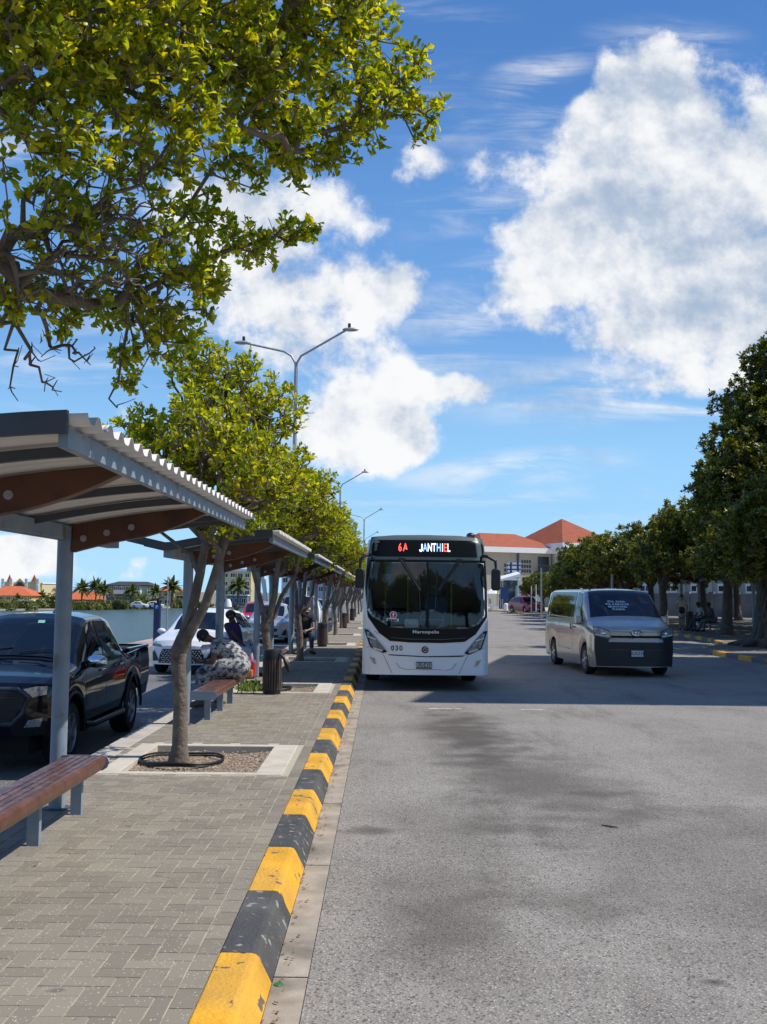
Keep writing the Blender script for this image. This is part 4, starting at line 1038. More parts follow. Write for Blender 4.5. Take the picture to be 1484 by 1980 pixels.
# black mask (frame round glass), made as a ring of quads between two outlines
OUT = [(-1.10,2.50),(1.125,2.50),(1.155,1.95),(1.155,1.38),(.93,1.06),(.72,.915),(.3,.89),(-.3,.895),(-.66,.92),(-.87,1.07),(-1.08,1.36),(-1.14,1.9)]
def ring(mb, A, B, F, off, sub=8):
    n = len(A)
    for i in range(n):
        j = (i+1) % n
        def fn(u, v):
            ax, az = A[i][0]+(A[j][0]-A[i][0])*u, A[i][1]+(A[j][1]-A[i][1])*u
            bx_, bz_ = B[i][0]+(B[j][0]-B[i][0])*u, B[i][1]+(B[j][1]-B[i][1])*u
            x, z = ax+(bx_-ax)*v, az+(bz_-az)*v; return (x, F(x, z)-off, z)
        mb.grid(fn, max(sub, int(math.dist(A[i], A[j])/.04)), 4)
m = MB(); ring(m, OUT, GLs, BF, .010); m.build('windscreen_surround', BUSD, bus, smooth=True)
m = MB(); m.panel(GLs, BF, .004, cuts=5, maxlen=.2); gl = m.build('windscreen', GLASS, bus, smooth=True)
m = MB(); m.bx(-.0-.002+.015, .03+.012, 0, .03, 1.15, 2.385)
for i, v in enumerate(m.v): m.v[i] = (v[0], v[1]+BF(0, v[2])-.02, v[2])
m.build('centre_bar', BUSD, gl)
# destination display
DS = [(-.99,2.80),(1.03,2.80),(1.085,2.70),(1.095,2.52),(1.07,2.485),(-1.0,2.485),(-1.03,2.52),(-1.02,2.72)]
m = MB().panel([(-1.035,2.86),(-.6,2.895),(.0,2.905),(.6,2.895),(1.085,2.85),(1.135,2.43),(-1.11,2.43)], BF, .014, 6); m.build('visor', BUSG, bus, smooth=True)
dm = MB().panel(DS, BF, .020, 4).build('destination_display', BUSD, bus, smooth=True)
m = MB(); pts = [(x, BF(x, z)-.024, z) for x, z in DS+DS[:1]]; m.tube(pts, .008, 6, cap=False); m.build('display_rim', mat('grey_rubber', (.12, .13, .13), .5), dm, smooth=True)
def led(name, c): return mat(name, c, .5, emit=1.6)
LR, LW, LB_, LO = led('led_red', (1, .10, .07)), led('led_white', (.9, .93, 1)), led('led_blue', (.25, .5, 1)), led('led_orange', (1, .55, .35))
ztx = 2.655
def FB(x, z): return BF(x, z)
for i, ch in enumerate('6A'):
    text(ch, .21, LR, dm, (-.49+.10*i, BF(-.45, ztx)-.024, ztx), sx=.62, bold=.004, F=None)
xs_ = [-.105,-.02,.068,.15,.235,.305,.355,.42]; cs_ = [LW, LB_, LW, LW, LB_, LW, LR, LW]
m = MB(); m.bx(-.092,-.068,0,.004,-.055,.073); m.box((-.098,.002,-.060), (.034,.004,.024), Matrix.Rotation(R(-28), 3, 'Y')); m.bx(-.128,-.104,0,.004,-.062,-.032)
m.build('lettering', LW, dm, loc=(.0, BF(-.08, ztx)-.028, ztx))
for ch, x, c in zip('ANTHIEL', xs_[1:], cs_[1:]): text(ch, .215, c, dm, (x, BF(x, ztx)-.024, ztx), sx=.55, bold=.003)
# lower black grille
m = MB().panel([(-.66,.918),(.72,.915),(.95,1.07),(-.88,1.075)], BF, .014, 3); m.build('maker_band', BUSD, bus)
text('Marcopolo', .075, mat('silver_lettering', (.6, .62, .64), .3, metal=.4), bus, (0, BF(0, 1.09)-.02, 1.092), sx=1.25, bold=.003, spacing=1.2)
m = MB().panel([(-.63,.99),(-.3,.965),(.3,.965),(.68,.99),(.72,1.0),(.74,.985),(.3,.95),(-.3,.95),(-.66,.98)], BF, .022, 3); m.build('grille_trim', mat('grille_grey', (.06, .065, .07), .3), bus)
text('030', .13, BLKTXT, bus, (-.535, BF(-.535, .78)-.008, .785), sx=.95, bold=.002, spacing=1.25)
em = MB(); ellipse_ring(em, (-.01, BF(0, .76)-.012, .765), .055, .055, .010); e_ = em.build('emblem', BLKTXT, bus, smooth=True)
m = MB(); m.ball((-.01, BF(0,.76)-.01, .765), (.024,.012,.024), 12, 8); m.build('emblem_centre', mat('emblem_red', (.35,.05,.03), .4), e_)
m = MB()
for a in (R(35), R(145), R(215), R(325)): m.box((-.01+.033*math.cos(a), BF(0,.76)-.014, .765+.033*math.sin(a)), (.03,.006,.014), Matrix.Rotation(-a, 3, 'Y'))
m.each('emblem_wing', BLKTXT, e_)
m = MB().panel([(-.70,.665),(-.67,.655),(0,.628),(.66,.640),(.70,.650),(.73,.672),(.68,.665),(0,.645),(-.66,.672)], BF, .010, 3); m.build('bumper_gap', BUSD, bus)
for sd in (1, -1):     # head lamps, fog lamps, seams
    HL = [(-1.15,1.135),(-1.07,1.125),(-.94,.995),(-.71,.72),(-.79,.695),(-1.03,.80)]
    P = [(x, z) for x, z in (HL if sd < 0 else [(-a+.01, b-.015) for a, b in HL])]
    h = MB().panel(P, BF, .012, 4).build('headlight', BUSD, bus, smooth=True)
    c = [(sum(p[0] for p in P)/6, sum(p[1] for p in P)/6)][0]
    inn = [(c[0]+(x-c[0])*.80, c[1]+(z-c[1])*.80) for x, z in P]
    MB().panel(inn, BF, .017, 4).build('reflector', mat('bus_reflector', (.20,.21,.22), .2, metal=.5, var=.8, vs=14), h, smooth=True)
    m = MB()
    for w0, w1 in (((-1.08,1.0),(-.93,.945)), ((-.97,.79),(-.80,.735))):
        a, b = (w0, w1) if sd < 0 else ((-w0[0], w0[1]-.015), (-w1[0], w1[1]-.015))
        m.tube([(a[0], BF(*a)-.024, a[1]), (b[0], BF(*b)-.024, b[1])], .013, 6)
    m.each('light_strip', WHITE, h)
    m = MB(); pts = [(x, BF(x, z)-.016, z) for x, z in P+P[:1]]; m.tube(pts, .006, 6, cap=False); m.build('lamp_rim', ALLOY, h)
    FG = [(-1.04,.62),(-.94,.60),(-.91,.485),(-.96,.50)]; P = FG if sd < 0 else [(-x, z-.03) for x, z in FG][::-1]
    MB().panel(P, BF, .010, 2).build('fog_lamp', LAMPGL, bus, smooth=True)
    m = MB(); pts = [(sd*.78, .66), (sd*.74, .58), (sd*.62, .33)]; m.tube([(x, BF(x, z)-.001, z) for x, z in pts], .004, 5)
    pts = [(sd*1.165, .84), (sd*1.08, .80), (sd*.98, .765)]; m.tube([(x, BF(x, z)-.001, z) for x, z in pts], .004, 5)
    pts = [(sd*.95, 1.10), (sd*.88, 1.04)]; m.tube([(x, BF(x, z)-.001, z) for x, z in pts], .004, 5)
    m.each('seam', UNDER, bus)
m = MB(); pts = [(-.54,.52),(-.48,.43),(-.35,.40),(.42,.40),(.50,.43),(.57,.52)]
m.tube([(x, BF(x, z)-.002, z) for x, z in pts], .007, 6); m.build('recess_line', mat('seam_grey', (.33,.35,.37), .5), bus)
plate(bus, None, 'BUS450', -.03, .478, .295, .13, PLD, PLTX, BF)
# wipers
for (a, b, c1, c2) in (((-.48,2.43),(-.12,1.86),(-.13,2.15),(-.115,1.52)), ((.60,2.42),(.22,1.86),(.20,2.22),(.17,1.50))):
    m = MB()
    m.tube([(a[0], BF(*a)-.05, a[1]), (b[0], BF(*b)-.045, b[1])], .020, 8); m.tube([(a[0]+.05, BF(*a)-.05, a[1]), (b[0]+.03, BF(*b)-.045, b[1])], .009, 8)
    m.box((a[0]+.02, BF(*a)-.04, a[1]), (.12,.04,.05)); w = m.build('wiper', BLACKP, bus)
    MB().tube([(c1[0], BF(*c1)-.03, c1[1]), (c2[0], BF(*c2)-.03, c2[1])], .010, 6).build('wiper_blade', BLACKP, w)
# mirrors
for sd, x0, x1, z0, z1 in ((-1,-1.32,-1.15,1.89,2.26),(1,1.215,1.385,1.87,2.28)):
    m = MB(); cx = (x0+x1)/2; m.prism([(x0+.03,z0),(x1-.03,z0),(x1,z0+.04),(x1,z1-.05),(x1-.03,z1),(x0+.03,z1),(x0,z1-.05),(x0,z0+.04)][::-1], lambda a, b, d: (a, -.02+d, b), .10)
    a = m.build('side_mirror', BLACKP, bus, smooth=True, bevel=.02)
    ex = sd*1.12
    MB().tube([(sd*1.06,.16,2.52),(sd*1.16,.06,2.50),(cx-sd*.01,.03,2.42),(cx,.03,z1)], [.028,.034,.03,.022], 10).build('mirror_arm', BLACKP, a, smooth=True)
# roof gear
m = MB(); m.bx(.25,.56,2.6,3.4,2.90,3.035); m.build('roof_hatch', WHITEP, bus, bevel=.03)
m = MB(); m.ball((.90,.9,2.93),(.085,.11,.07),14,8); m.build('roof_dome', BLACKP, bus, smooth=True)
# sticker
st_ = (-.605, 1.40)
m = MB().panel([(st_[0]+.068*math.cos(t), st_[1]+.068*math.sin(t)) for t in np.linspace(0, 2*math.pi, 20)[:-1]], BF, .010, 1); k = m.build('sticker', WHITE, bus)
m = MB().panel([(st_[0]+.054*math.cos(t), st_[1]+.054*math.sin(t)) for t in np.linspace(0, 2*math.pi, 20)[:-1]], BF, .012, 1); m.build('sticker_disc', mat('sticker_red', (.5,.02,.05), .5), k)
text('f', .10, WHTTXT, k, (st_[0], BF(*st_)-.0145, st_[1]), bold=.004)
m = MB().panel([(-.735,1.295),(-.51,1.275),(-.50,1.325),(-.60,1.345),(-.72,1.345)], BF, .010, 1); m.build('sticker_band', WHITE, k)
text('fortuna', .058, BLKTXT, k, (-.618, BF(-.62,1.31)-.0145, 1.308), bold=.003)
m = MB().panel([(-.82,2.12),(-.66,2.12),(-.66,2.155),(-.82,2.155)], BF, .0, 1); k = m.build('windscreen_label', mat('label_teal', (.12,.42,.38), .5), bus)
m = MB()
for zz_ in (2.09, 2.06, 2.02): m.panel([(-.82,zz_),(-.65,zz_),(-.65,zz_+.012),(-.82,zz_+.012)], BF, .0, 1)
m.each('label_line', WHITE, k)
m = MB().panel([(-.40,1.165),(-.13,1.165),(-.14,1.325),(-.39,1.325)], BF, -.03, 1); m.build('paper_notice', mat('paper_blue_white', (.8,.88,.9), .7), bus)
# interior
INT = mat('bus_interior', (.2,.23,.23), .7); SEATM = mat('bus_seat_fabric', (.12,.18,.24), .8)
m = MB(); m.bx(-1.08,1.08,.45,11.8,.34,.36); m.build('bus_floor', INT, bus)
m = MB(); m.bx(-.98,1.02,.25,.62,.62,1.15); m.build('dashboard', mat('dashboard', (.09,.105,.11), .6), bus, bevel=.03)
m = MB(); ellipse_ring(m, (0,0,0), .22,.22,.018); m.tube([(0,0,0),(0,.2,-.02)], .03, 8); m.bx(-.2,.2,-.01,.01,-.02,.02); o = m.build('steering_wheel', mat('wheel_grey', (.5,.53,.53), .5), bus, smooth=True, loc=(.14,.62,1.30), rot=(R(-38),0,0))
m = MB(); m.bx(.0,.52,1.0,1.45,.75,.95); m.bx(.0,.52,1.42,1.55,.9,1.75); m.bx(.12,.4,1.44,1.53,1.75,1.95); m.build('driver_seat', SEATM, bus, bevel=.04)
m = MB(); m.tube([(.55,1.2,.4),(.55,1.2,2.5)],.02,8); m.tube([(-.3,1.7,.4),(-.3,1.7,2.7)],.02,8); m.tube([(-.75,2.2,.4),(-.75,2.2,2.7)],.02,8); m.tube([(-.3,1.7,1.3),(-.3,9,1.3)],.015,8); m.tube([(-.45,1.2,2.6),(-.45,11,2.6)],.02,8); m.tube([(.45,1.7,2.6),(.45,11,2.6)],.02,8)
m.each('grab_rail', mat('rail_yellow_green', (.45,.5,.12), .4), bus, smooth=True)
for r_ in range(5):
    for sx_ in (-.82,-.38,.38,.82):
        y_ = 2.8+r_*1.2
        m = MB(); m.bx(sx_-.2,sx_+.2,y_,y_+.4,.72,.80); m.bx(sx_-.2,sx_+.2,y_+.38,y_+.46,.75,1.42); m.build('seat', SEATM, bus, bevel=.02)
for sd in (1, -1):
    # side windows and door
    for k in range(8):
        y_ = 1.35+1.32*k
        m = MB(); m.grid(lambda u, v: (sd*(bw_(1.35+1.1*v)+.006), y_+1.24*u, 1.35+1.1*v), 2, 6, sd < 0); m.build('side_window', DARKGL, bus, smooth=True)
    for yc, zc in WA: wheel(bus, sd*1.0, yc, .48, .28, sd, 8)
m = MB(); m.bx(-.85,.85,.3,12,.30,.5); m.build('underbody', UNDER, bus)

# ------------------------------------------------------------------ silver van
SILV = mat('silver_paint', (.40,.40,.385), .24, metal=.65, coat=.5, var=.03)
vst = [(0,.22,.98,1.03,.86,.90,.89,.84),(.08,.20,1.02,1.10,.88,.92,.91,.87),(.3,.20,1.06,1.16,.90,.94,.92,.88),(.62,.20,1.10,1.25,.91,.95,.93,.86),(.72,.20,1.12,1.28,.91,.95,.93,.86),
       (1.40,.20,1.12,1.84,.92,.95,.94,.80),(1.55,.20,1.12,1.90,.92,.95,.94,.79),(1.9,.20,1.12,1.93,.92,.95,.94,.79),(4.8,.22,1.12,1.93,.92,.95,.94,.79),(5.1,.26,1.10,1.90,.91,.94,.93,.78),(5.22,.3,1.08,1.80,.88,.92,.91,.76),(5.27,.34,1.06,1.70,.85,.9,.89,.75)]
van, vs_ = make_car('minibus_van', 'silver van with black front bumper driving in the shade on the right', 'van', vst, [(.95,.33),(4.16,.33)], .40, .335, SILV, (5.62,23.1,0), R(3.4),
    [((1.12,4.2),(1.95,4.2),(1.95,6.0),(1.62,6.0)),((2.08,4.2),(3.38,4.2),(3.38,6.1),(2.08,6.1)),((3.40,4.2),(4.95,4.2),(4.88,6.1),(3.40,6.1))], (.76,1.52,6.6,.010,12,7.6), dict(bow=.26,bowlen=1.1,crown=.035,bowp=2.8,rbow=.1))
VF = vs_.F
def bump_panel(poly, m_, name, off=.008, parent=None, cuts=4, ml=.09): return MB().panel(poly, VF, off, cuts, ml).build(name, m_, parent or van, smooth=True)
VBLK = mat('van_bumper', (.011,.013,.018), .42)
bp_ = bump_panel([(-.885,.90),(-.60,.85),(-.60,.755),(.60,.755),(.60,.85),(.885,.90),(.89,.6),(.86,.24),(-.86,.24),(-.89,.6)], VBLK, 'front_bumper', .03)
for z in (.70,.665,.63): bump_panel([(-.58,z),(.58,z),(.58,z+.012),(-.58,z+.012)], BLACKP, 'grille_slat', .045, bp_, 2)
bump_panel([(-.58,.60),(.58,.60),(.58,.607),(-.58,.607)], mat('dull_grey',(.10,.11,.13),.4), 'bumper_line', .045, bp_, 2)
bump_panel([(-.55,.38),(.55,.38),(.55,.44),(-.55,.44)], BLACKP, 'lower_intake', .042, bp_, 2)
bump_panel([(-.60,.865),(.60,.865),(.60,.915),(-.60,.915)], UNDER, 'grille_gap', .012)
bump_panel([(-.62,.775),(.62,.775),(.60,.835),(.1,.84),(.07,.865),(-.07,.865),(-.1,.84),(-.60,.835)], mat('satin_bar', (.42,.43,.46), .35, metal=.5), 'chrome_bar', .045)
bump_panel([(-.56,1.003),(-.14,1.003),(-.09,.93),(.09,.93),(.14,1.003),(.56,1.003),(.56,.995),(.15,.995),(.10,.92),(-.10,.92),(-.15,.995),(-.56,.995)], UNDER, 'hood_seam', .008)
e1 = MB(); ellipse_ring(e1, (0,-.03,.985), .105,.065,.011); ellipse_ring(e1, (0,-.03,.985), .035,.06,.008); ellipse_ring(e1, (0,-.03,1.012), .07,.025,.008); e1.build('emblem', CHROME, van, smooth=True)
for sd in (1, -1):
    P = [(-.905,1.10),(-.80,1.095),(-.60,1.02),(-.56,.865),(-.90,.905)]; P = P if sd < 0 else [(-x, z) for x, z in P][::-1]
    h = bump_panel(P, LAMPGL, 'headlight', .014)
    m = MB(); m.ball((sd*.70, VF(.70,.95)-.005, .955), (.055,.03,.048), 12, 8); m.build('bulb', CHROME, h, smooth=True)
    pr = [(sd*abs(x), z) for x, z in P]; m = MB(); m.tube([(x, VF(x, z)-.018, z) for x, z in pr+pr[:1]], .009, 6); m.build('lamp_rim', BLACKP, h)
    m = MB(); m.tube([(sd*x, VF(x, z)-.02, z) for x, z in ((.60,.90),(.75,.915),(.88,.93))], .012, 6); m.build('light_strip', WHITE, h)
    for (y0_, zz1) in ((1.98, 4.1), (3.39, 4.1)):
        pass
    for y_ in (1.05, 2.02, 3.40):
        m = MB(); vs_.patch(m, ((y_,.7),(y_+.008,.7),(y_+.008,4.1),(y_,4.1)), sd, .003, 1, 14); m.build('door_seam', UNDER, van)
    m = MB(); p = vs_.S(1.82, 2.75, sd, .02); m.box(p, (.02,.14,.03)); p = vs_.S(2.14, 2.75, sd, .02); m.box(p, (.02,.03,.14)); m.each('door_handle', BLACKP, van, bevel=.005)
    m = MB(); vs_.patch(m, ((2.3,.9),(3.6,.9),(3.6,1.0),(2.3,1.0)), sd, .008, 10, 1); m.build('side_trim', ALLOY, van)
    p = vs_.S(1.18, 3.6, sd); g_ = MB(); g_.bx(p[0]*1.0+(0 if sd > 0 else -.16), p[0]+(.16 if sd > 0 else 0), p[1]-.06, p[1]+.05, p[2]-.02, p[2]+.18); g_.build('side_mirror', SILV, van, bevel=.035)
m = MB(); m.tube([(0,0,0),(.0,-.035,.0)], .001, 4)
plate(van, None, 'BUS338', .0, .525, .27, .13, PLW, BLKTXT, lambda x, z: -.045)
# paper sign behind the screen: lettering on the dash side of the glass
y_ = 1.0
sg = text('STA. ROSA\nVIA CARACAS\nMONTAÑA\nPUNDA', .088, mat('route_white', (.62,.78,.80), .5), van, (-.14,.975,1.572), rot=(R(41),0,0), name='route_lettering', bold=.001, ext=.001)
m = MB(); m.tube([(.35,.83,1.30),(.5,.85,1.33),(.7,.88,1.32)], .02, 6); m.build('dash_cloth', WHITE, van)
m = MB(); m.tube([(-.55,1.9,1.955),(-.53,1.98,1.975)], [.025,.012], 8); m.build('antenna_foot', BLACKP, van)

# ------------------------------------------------------------------ black pickup
BLKCAR = mat('black_car_paint', (.003,.004,.006), .06, coat=.1, spec=.45)
pst = [(0,.46,.92,.97,.80,.84,.83,.78),(.06,.42,1.0,1.05,.84,.89,.88,.82),(.3,.44,1.05,1.11,.88,.92,.90,.84),(1.0,.44,1.10,1.19,.90,.93,.90,.83),(1.30,.44,1.12,1.23,.90,.93,.90,.82),
       (2.05,.44,1.14,1.70,.90,.925,.90,.70),(2.3,.44,1.15,1.78,.90,.925,.90,.68),(3.1,.44,1.16,1.79,.90,.925,.90,.68),(3.45,.44,1.17,1.74,.90,.925,.90,.67),(3.78,.44,1.17,1.24,.90,.925,.90,.78),(3.86,.46,1.19,1.20,.90,.925,.90,.84),(5.2,.5,1.23,1.24,.88,.925,.90,.84),(5.3,.55,1.2,1.21,.85,.90,.88,.82)]
pk, ps_ = make_car('pickup_truck', 'black double-cab pickup truck parked behind the nearest shelter post', 'pickup truck', pst, [(.98,.39),(4.065,.39)], .475, .388, BLKCAR, (-4.77,12.0,-.35), 0,
    [((1.72,4.3),(2.48,4.3),(2.46,6.0),(2.14,5.9)),((2.56,4.3),(3.50,4.3),(3.30,5.9),(2.54,6.0))], (1.34,2.15,8.2,.012,10,7.6), dict(bow=.34,bowlen=1.2,crown=.05,bowp=2.6), ww=.26, dark=False, under=.3)
PF = ps_.F
def pp(poly, m_, name, off=.01, parent=None): return MB().panel(poly, PF, off, 4, .09).build(name, m_, parent or pk, smooth=True)
gr_ = pp([(-.55,.99),(.55,.99),(.62,.90),(.50,.62),(-.50,.62),(-.62,.90)], BLACKP, 'grille', .02)
for z in (.90,.84,.78,.70): pp([(-.52,z),(.52,z),(.52,z+.018),(-.52,z+.018)], mat('grille_bar', (.03,.03,.032), .25), 'grille_bar', .035, gr_)
m = MB(); pts = [(-.55,1.0),(.55,1.0),(.66,.90),(.60,.72),(.50,.60),(-.50,.60),(-.60,.72),(-.66,.90),(-.55,1.0)]; m.tube([(x, PF(x, z)-.03, z) for x, z in pts], .028, 8, cap=False); m.build('grille_surround', mat('dark_chrome', (.10,.10,.105), .22, metal=.7), gr_, smooth=True)
for sd in (1, -1):
    P = [(-.66,.95),(-.60,1.0),(-.75,1.03),(-.835,1.02),(-.83,.93),(-.70,.90)]; P = P if sd < 0 else [(-x, z) for x, z in P][::-1]
    pp(P, LAMPGL, 'headlight', .016)
    P = [(-.80,.66),(-.66,.64),(-.62,.56),(-.78,.56)]; P = P if sd < 0 else [(-x, z) for x, z in P][::-1]
    pp(P, LAMPGL, 'fog_lamp', .016)
    for y_ in (1.55, 2.52, 3.55):
        m = MB(); ps_.patch(m, ((y_,.7),(y_+.007,.7),(y_+.007,4.1),(y_,4.1)), sd, .003, 1, 14); m.build('door_seam', UNDER, pk)
    for y_ in (2.30, 3.30):
        m = MB(); p = ps_.S(y_, 2.6, sd, .03); m.box(p, (.025,.18,.03)); m.build('door_handle', CHROME, pk, bevel=.008)
    m = MB(); m.tube([(sd*.90,1.6,.42),(sd*.97,1.75,.40),(sd*.97,3.3,.40),(sd*.90,3.45,.42)], .04, 10); m.build('side_step', BLACKP, pk, smooth=True)
    p = ps_.S(1.62, 3.9, sd); mirror(pk, p[0]+sd*.03, p[1], p[2]+.06, sd, CHROME, (.26,.13,.17))
    for yc in (.98, 4.065):
        m = MB(); pts = [(sd*.935, yc+.49*math.cos(a), .39+.49*math.sin(a)) for a in np.linspace(R(-5), R(185), 24)]; m.tube(pts, .022, 8); m.build('arch_flare', BLACKP, pk, smooth=True)
    m = MB(); m.bx(sd*.86-.035, sd*.86+.035, 3.9, 5.2, 1.235, 1.275); m.build('bed_rail', BLKCAR, pk, bevel=.01)
m = MB(); m.bx(-.80,.80,3.88,5.2,1.2395,1.2425); m.build('bed_interior', UNDER, pk)
m = MB(); m.bx(-.86,.86,5.22,5.27,1.235,1.275); m.build('tailgate_cap', BLKCAR, pk, bevel=.01)
m = MB(); m.lathe([(.0,.03),(.03,.02),(.04,0)], (.2,2.45,1.83), 12); m.tube([(.2,2.45,1.84),(.26,2.60,1.93)], .006, 6); m.build('roof_antenna', BLACKP, pk)
m = MB()
for a, b in (((-.62,1.38),(-.02,1.44)),((.1,1.38),(.62,1.44))):
    pa, pb = ps_.S(a[1], 10, 1), ps_.S(b[1], 10, 1); m.tube([(a[0], pa[1]-.02, pa[2]+.02), (b[0], pb[1]+.02, pb[2]+.035)], .008, 6)
m.each('wiper', BLACKP, pk)
p = ps_.S(1.98, 9.6, 1); m = MB(); m.box((p[0]+.03, p[1]-.012, p[2]+.022), (.09,.004,.05), Matrix.Rotation(R(-42), 3, 'X')); m.build('windscreen_label', mat('label_teal2', (.25,.55,.5), .5), pk)
for sd in (1,):
    m = MB(); ps_.patch(m, ((1.3,3.0),(1.42,3.0),(1.42,3.05),(1.3,3.05)), sd, .01, 2, 1); m.build('fender_badge', CHROME, pk)

# ------------------------------------------------------------------ other parked cars
cst = [(0,.26,.62,.72,.78,.84,.82,.74),(.10,.22,.78,.86,.84,.89,.87,.80),(.35,.22,.86,.94,.88,.92,.89,.82),(.9,.22,.93,1.02,.89,.925,.90,.80),(1.15,.22,.96,1.06,.89,.925,.90,.80),
       (1.85,.22,.99,1.50,.89,.925,.90,.68),(2.1,.22,1.0,1.60,.89,.925,.90,.66),(2.6,.22,1.0,1.64,.89,.925,.90,.65),(3.5,.22,1.01,1.60,.89,.925,.90,.64),(4.05,.24,1.02,1.45,.89,.92,.89,.64),(4.45,.3,1.0,1.10,.86,.90,.87,.70),(4.55,.36,.9,.98,.82,.87,.85,.70)]
WIN = [((1.45,4.3),(2.50,4.3),(2.48,6.0),(2.02,5.9)),((2.58,4.3),(3.45,4.3),(3.40,5.9),(2.56,6.0)),((3.52,4.3),(4.0,4.3),(3.85,5.6),(3.48,5.8))]
def small_car(label, paint, loc, rz, face, group='cars parked along the left pavement', scale=1, dark=False):
    c, s = make_car('parked_car', label, 'car', cst, [(.88,.34),(3.55,.34)], .40, .345, paint, loc, rz, WIN, (1.22,1.92,8.3,.012,10,7.7), dict(bow=.30,bowlen=1.1,crown=.045), group=group, rear=(3.98,4.38,8.3,.012,6), dark=dark)
    CF = s.F
    for sd in (1, -1):
        P = [(-.84,.73),(-.80,.80),(-.55,.78),(-.50,.70)] if face != 'round' else [(-.84,.66),(-.82,.84),(-.62,.86),(-.50,.74),(-.58,.66)]
        P = P if sd < 0 else [(-x, z) for x, z in P][::-1]
        MB().panel(P, CF, .016, 3).build('headlight', LAMPGL, c, smooth=True)
        P = [(-.82,.56),(-.76,.62),(-.60,.36),(-.80,.34)]; P = P if sd < 0 else [(-x, z) for x, z in P][::-1]
        MB().panel(P, CF, .014, 3).build('corner_vent', BLACKP, c)
        p = s.S(1.42, 3.9, sd); mirror(c, p[0]+sd*.02, p[1], p[2]+.06, sd, paint if sd < 0 else BLACKP, (.2,.13,.15))
        for y_ in (1.38, 2.53, 3.5):
            m = MB(); s.patch(m, ((y_,.7),(y_+.007,.7),(y_+.007,4.1),(y_,4.1)), sd, .003, 1, 12); m.build('door_seam', UNDER, c)
        for y_ in (2.33, 3.3): m = MB(); m.box(s.S(y_, 2.7, sd, .02), (.02,.16,.03)); m.build('door_handle', CHROME, c)
    m = MB()
    if face == 'mesh':
        q = MB().panel([(-.50,.66),(.50,.66),(.58,.52),(.62,.30),(-.62,.30),(-.58,.52)], CF, .012, 4).build('grille', BLACKP, c)
        for i in range(14):
            for j in range(6):
                x = -.52+i*.08+(j % 2)*.04; z = .33+j*.055
                if abs(x) < .55: m.box((x, CF(x, z)-.02, z), (.05,.01,.012), Matrix.Rotation(R(35 if (i+j) % 2 else -35), 3, 'Y'))
        m.build('grille_mesh', WHITEP, q)
    else:
        q = MB().panel([(-.45,.62),(.45,.62),(.40,.50),(-.40,.50)], CF, .012, 3).build('grille', BLACKP, c)
        MB().panel([(-.5,.36),(.5,.36),(.45,.28),(-.45,.28)], CF, .012, 3).build('lower_intake', BLACKP, c)
        MB().bx(-.14,.14,-.032,-.02,.38,.50).build('number_plate', PLW, c)
    return c
small_car('white crossover car parked just behind the black pickup, mesh grille', WHITEP, (-5.2,26.8,-.35), R(-7), 'mesh')
small_car('silver hatchback parked behind the white car, seen between shelter posts', mat('silver_blue_paint', (.42,.46,.50), .25, metal=.5, coat=.5), (-4.85,43.5,-.35), R(1), 'round')
small_car('dark red car whose roof shows over the white car', RED, (-6.2,50.5,-.35), R(2), 'round')
small_car('white car parked by the far shops, left of the bollards', WHITEP, at(950,1172,125)*1.0, R(85), 'round', group='cars near the hotel')
small_car('dark red car parked at the far end under the smallest shade tree', RED, Vector((at(1040,1165,98).x, 98, .0)), R(20), 'round', group='cars near the hotel')
van2, v2s = make_car('red_van', 'red van with big windows parked beyond the silver hatchback', 'van', vst, [(.95,.33),(4.16,.33)], .40, .335, RED, (-4.75,57.0,-.35), 0,
    [((1.12,4.2),(1.95,4.2),(1.95,6.0),(1.62,6.0)),((2.08,4.2),(3.38,4.2),(3.38,6.1),(2.08,6.1)),((3.40,4.2),(4.95,4.2),(4.88,6.1),(3.40,6.1))], (.76,1.52,6.6,.010,12,7.6), dict(bow=.26,bowlen=1.1,crown=.035))
for sd in (1, -1):
    MB().panel([(sd*.85,.86),(sd*.60,.86),(sd*.60,.74),(sd*.83,.72)], v2s.F, .014, 2).build('headlight', LAMPGL, van2)
small_car('white car farther down the left row, mostly behind trunks', WHITEP, (-4.9,66,-.35), 0, 'round')
small_car('grey car farthest down the left row', mat('grey_paint', (.16,.17,.18), .3, coat=.4), (-4.9,78,-.35), 0, 'round')
# ================================================================== PEOPLE
SKIN = mat('brown_skin', (.17,.075,.045), .5); SKIN2 = mat('dark_skin', (.055,.028,.020), .5); SKIN3 = mat('tan_skin', (.30,.16,.10), .5)
HAIR = mat('black_hair', (.008,.007,.007), .6, bump=.6, bs=60)
def skin_obj(name, verts, edges, m, parent, sub=2, root=0):
    me = bpy.data.meshes.new(name); me.from_pydata([v[0] for v in verts], edges, []); me.materials.append(m)
    o = bpy.data.objects.new(name, me); col.objects.link(o); o.parent = parent
    sk = o.modifiers.new('skin', 'SKIN'); sk.use_smooth_shade = True
    for i, v in enumerate(verts):
        r = v[1]; o.data.skin_vertices[0].data[i].radius = (r, r) if not hasattr(r, '__len__') else r
        o.data.skin_vertices[0].data[i].use_root = (i == root)
    ss = o.modifiers.new('sub', 'SUBSURF'); ss.levels = sub; ss.render_levels = sub
    return o
def chain(V, E, start, pts):
    """adds a chain of (pos, r) from vertex index start; returns last index"""
    p = start
    for q in pts:
        V.append((Vector(q[0]), q[1])); E.append((p, len(V)-1)); p = len(V)-1
    return p
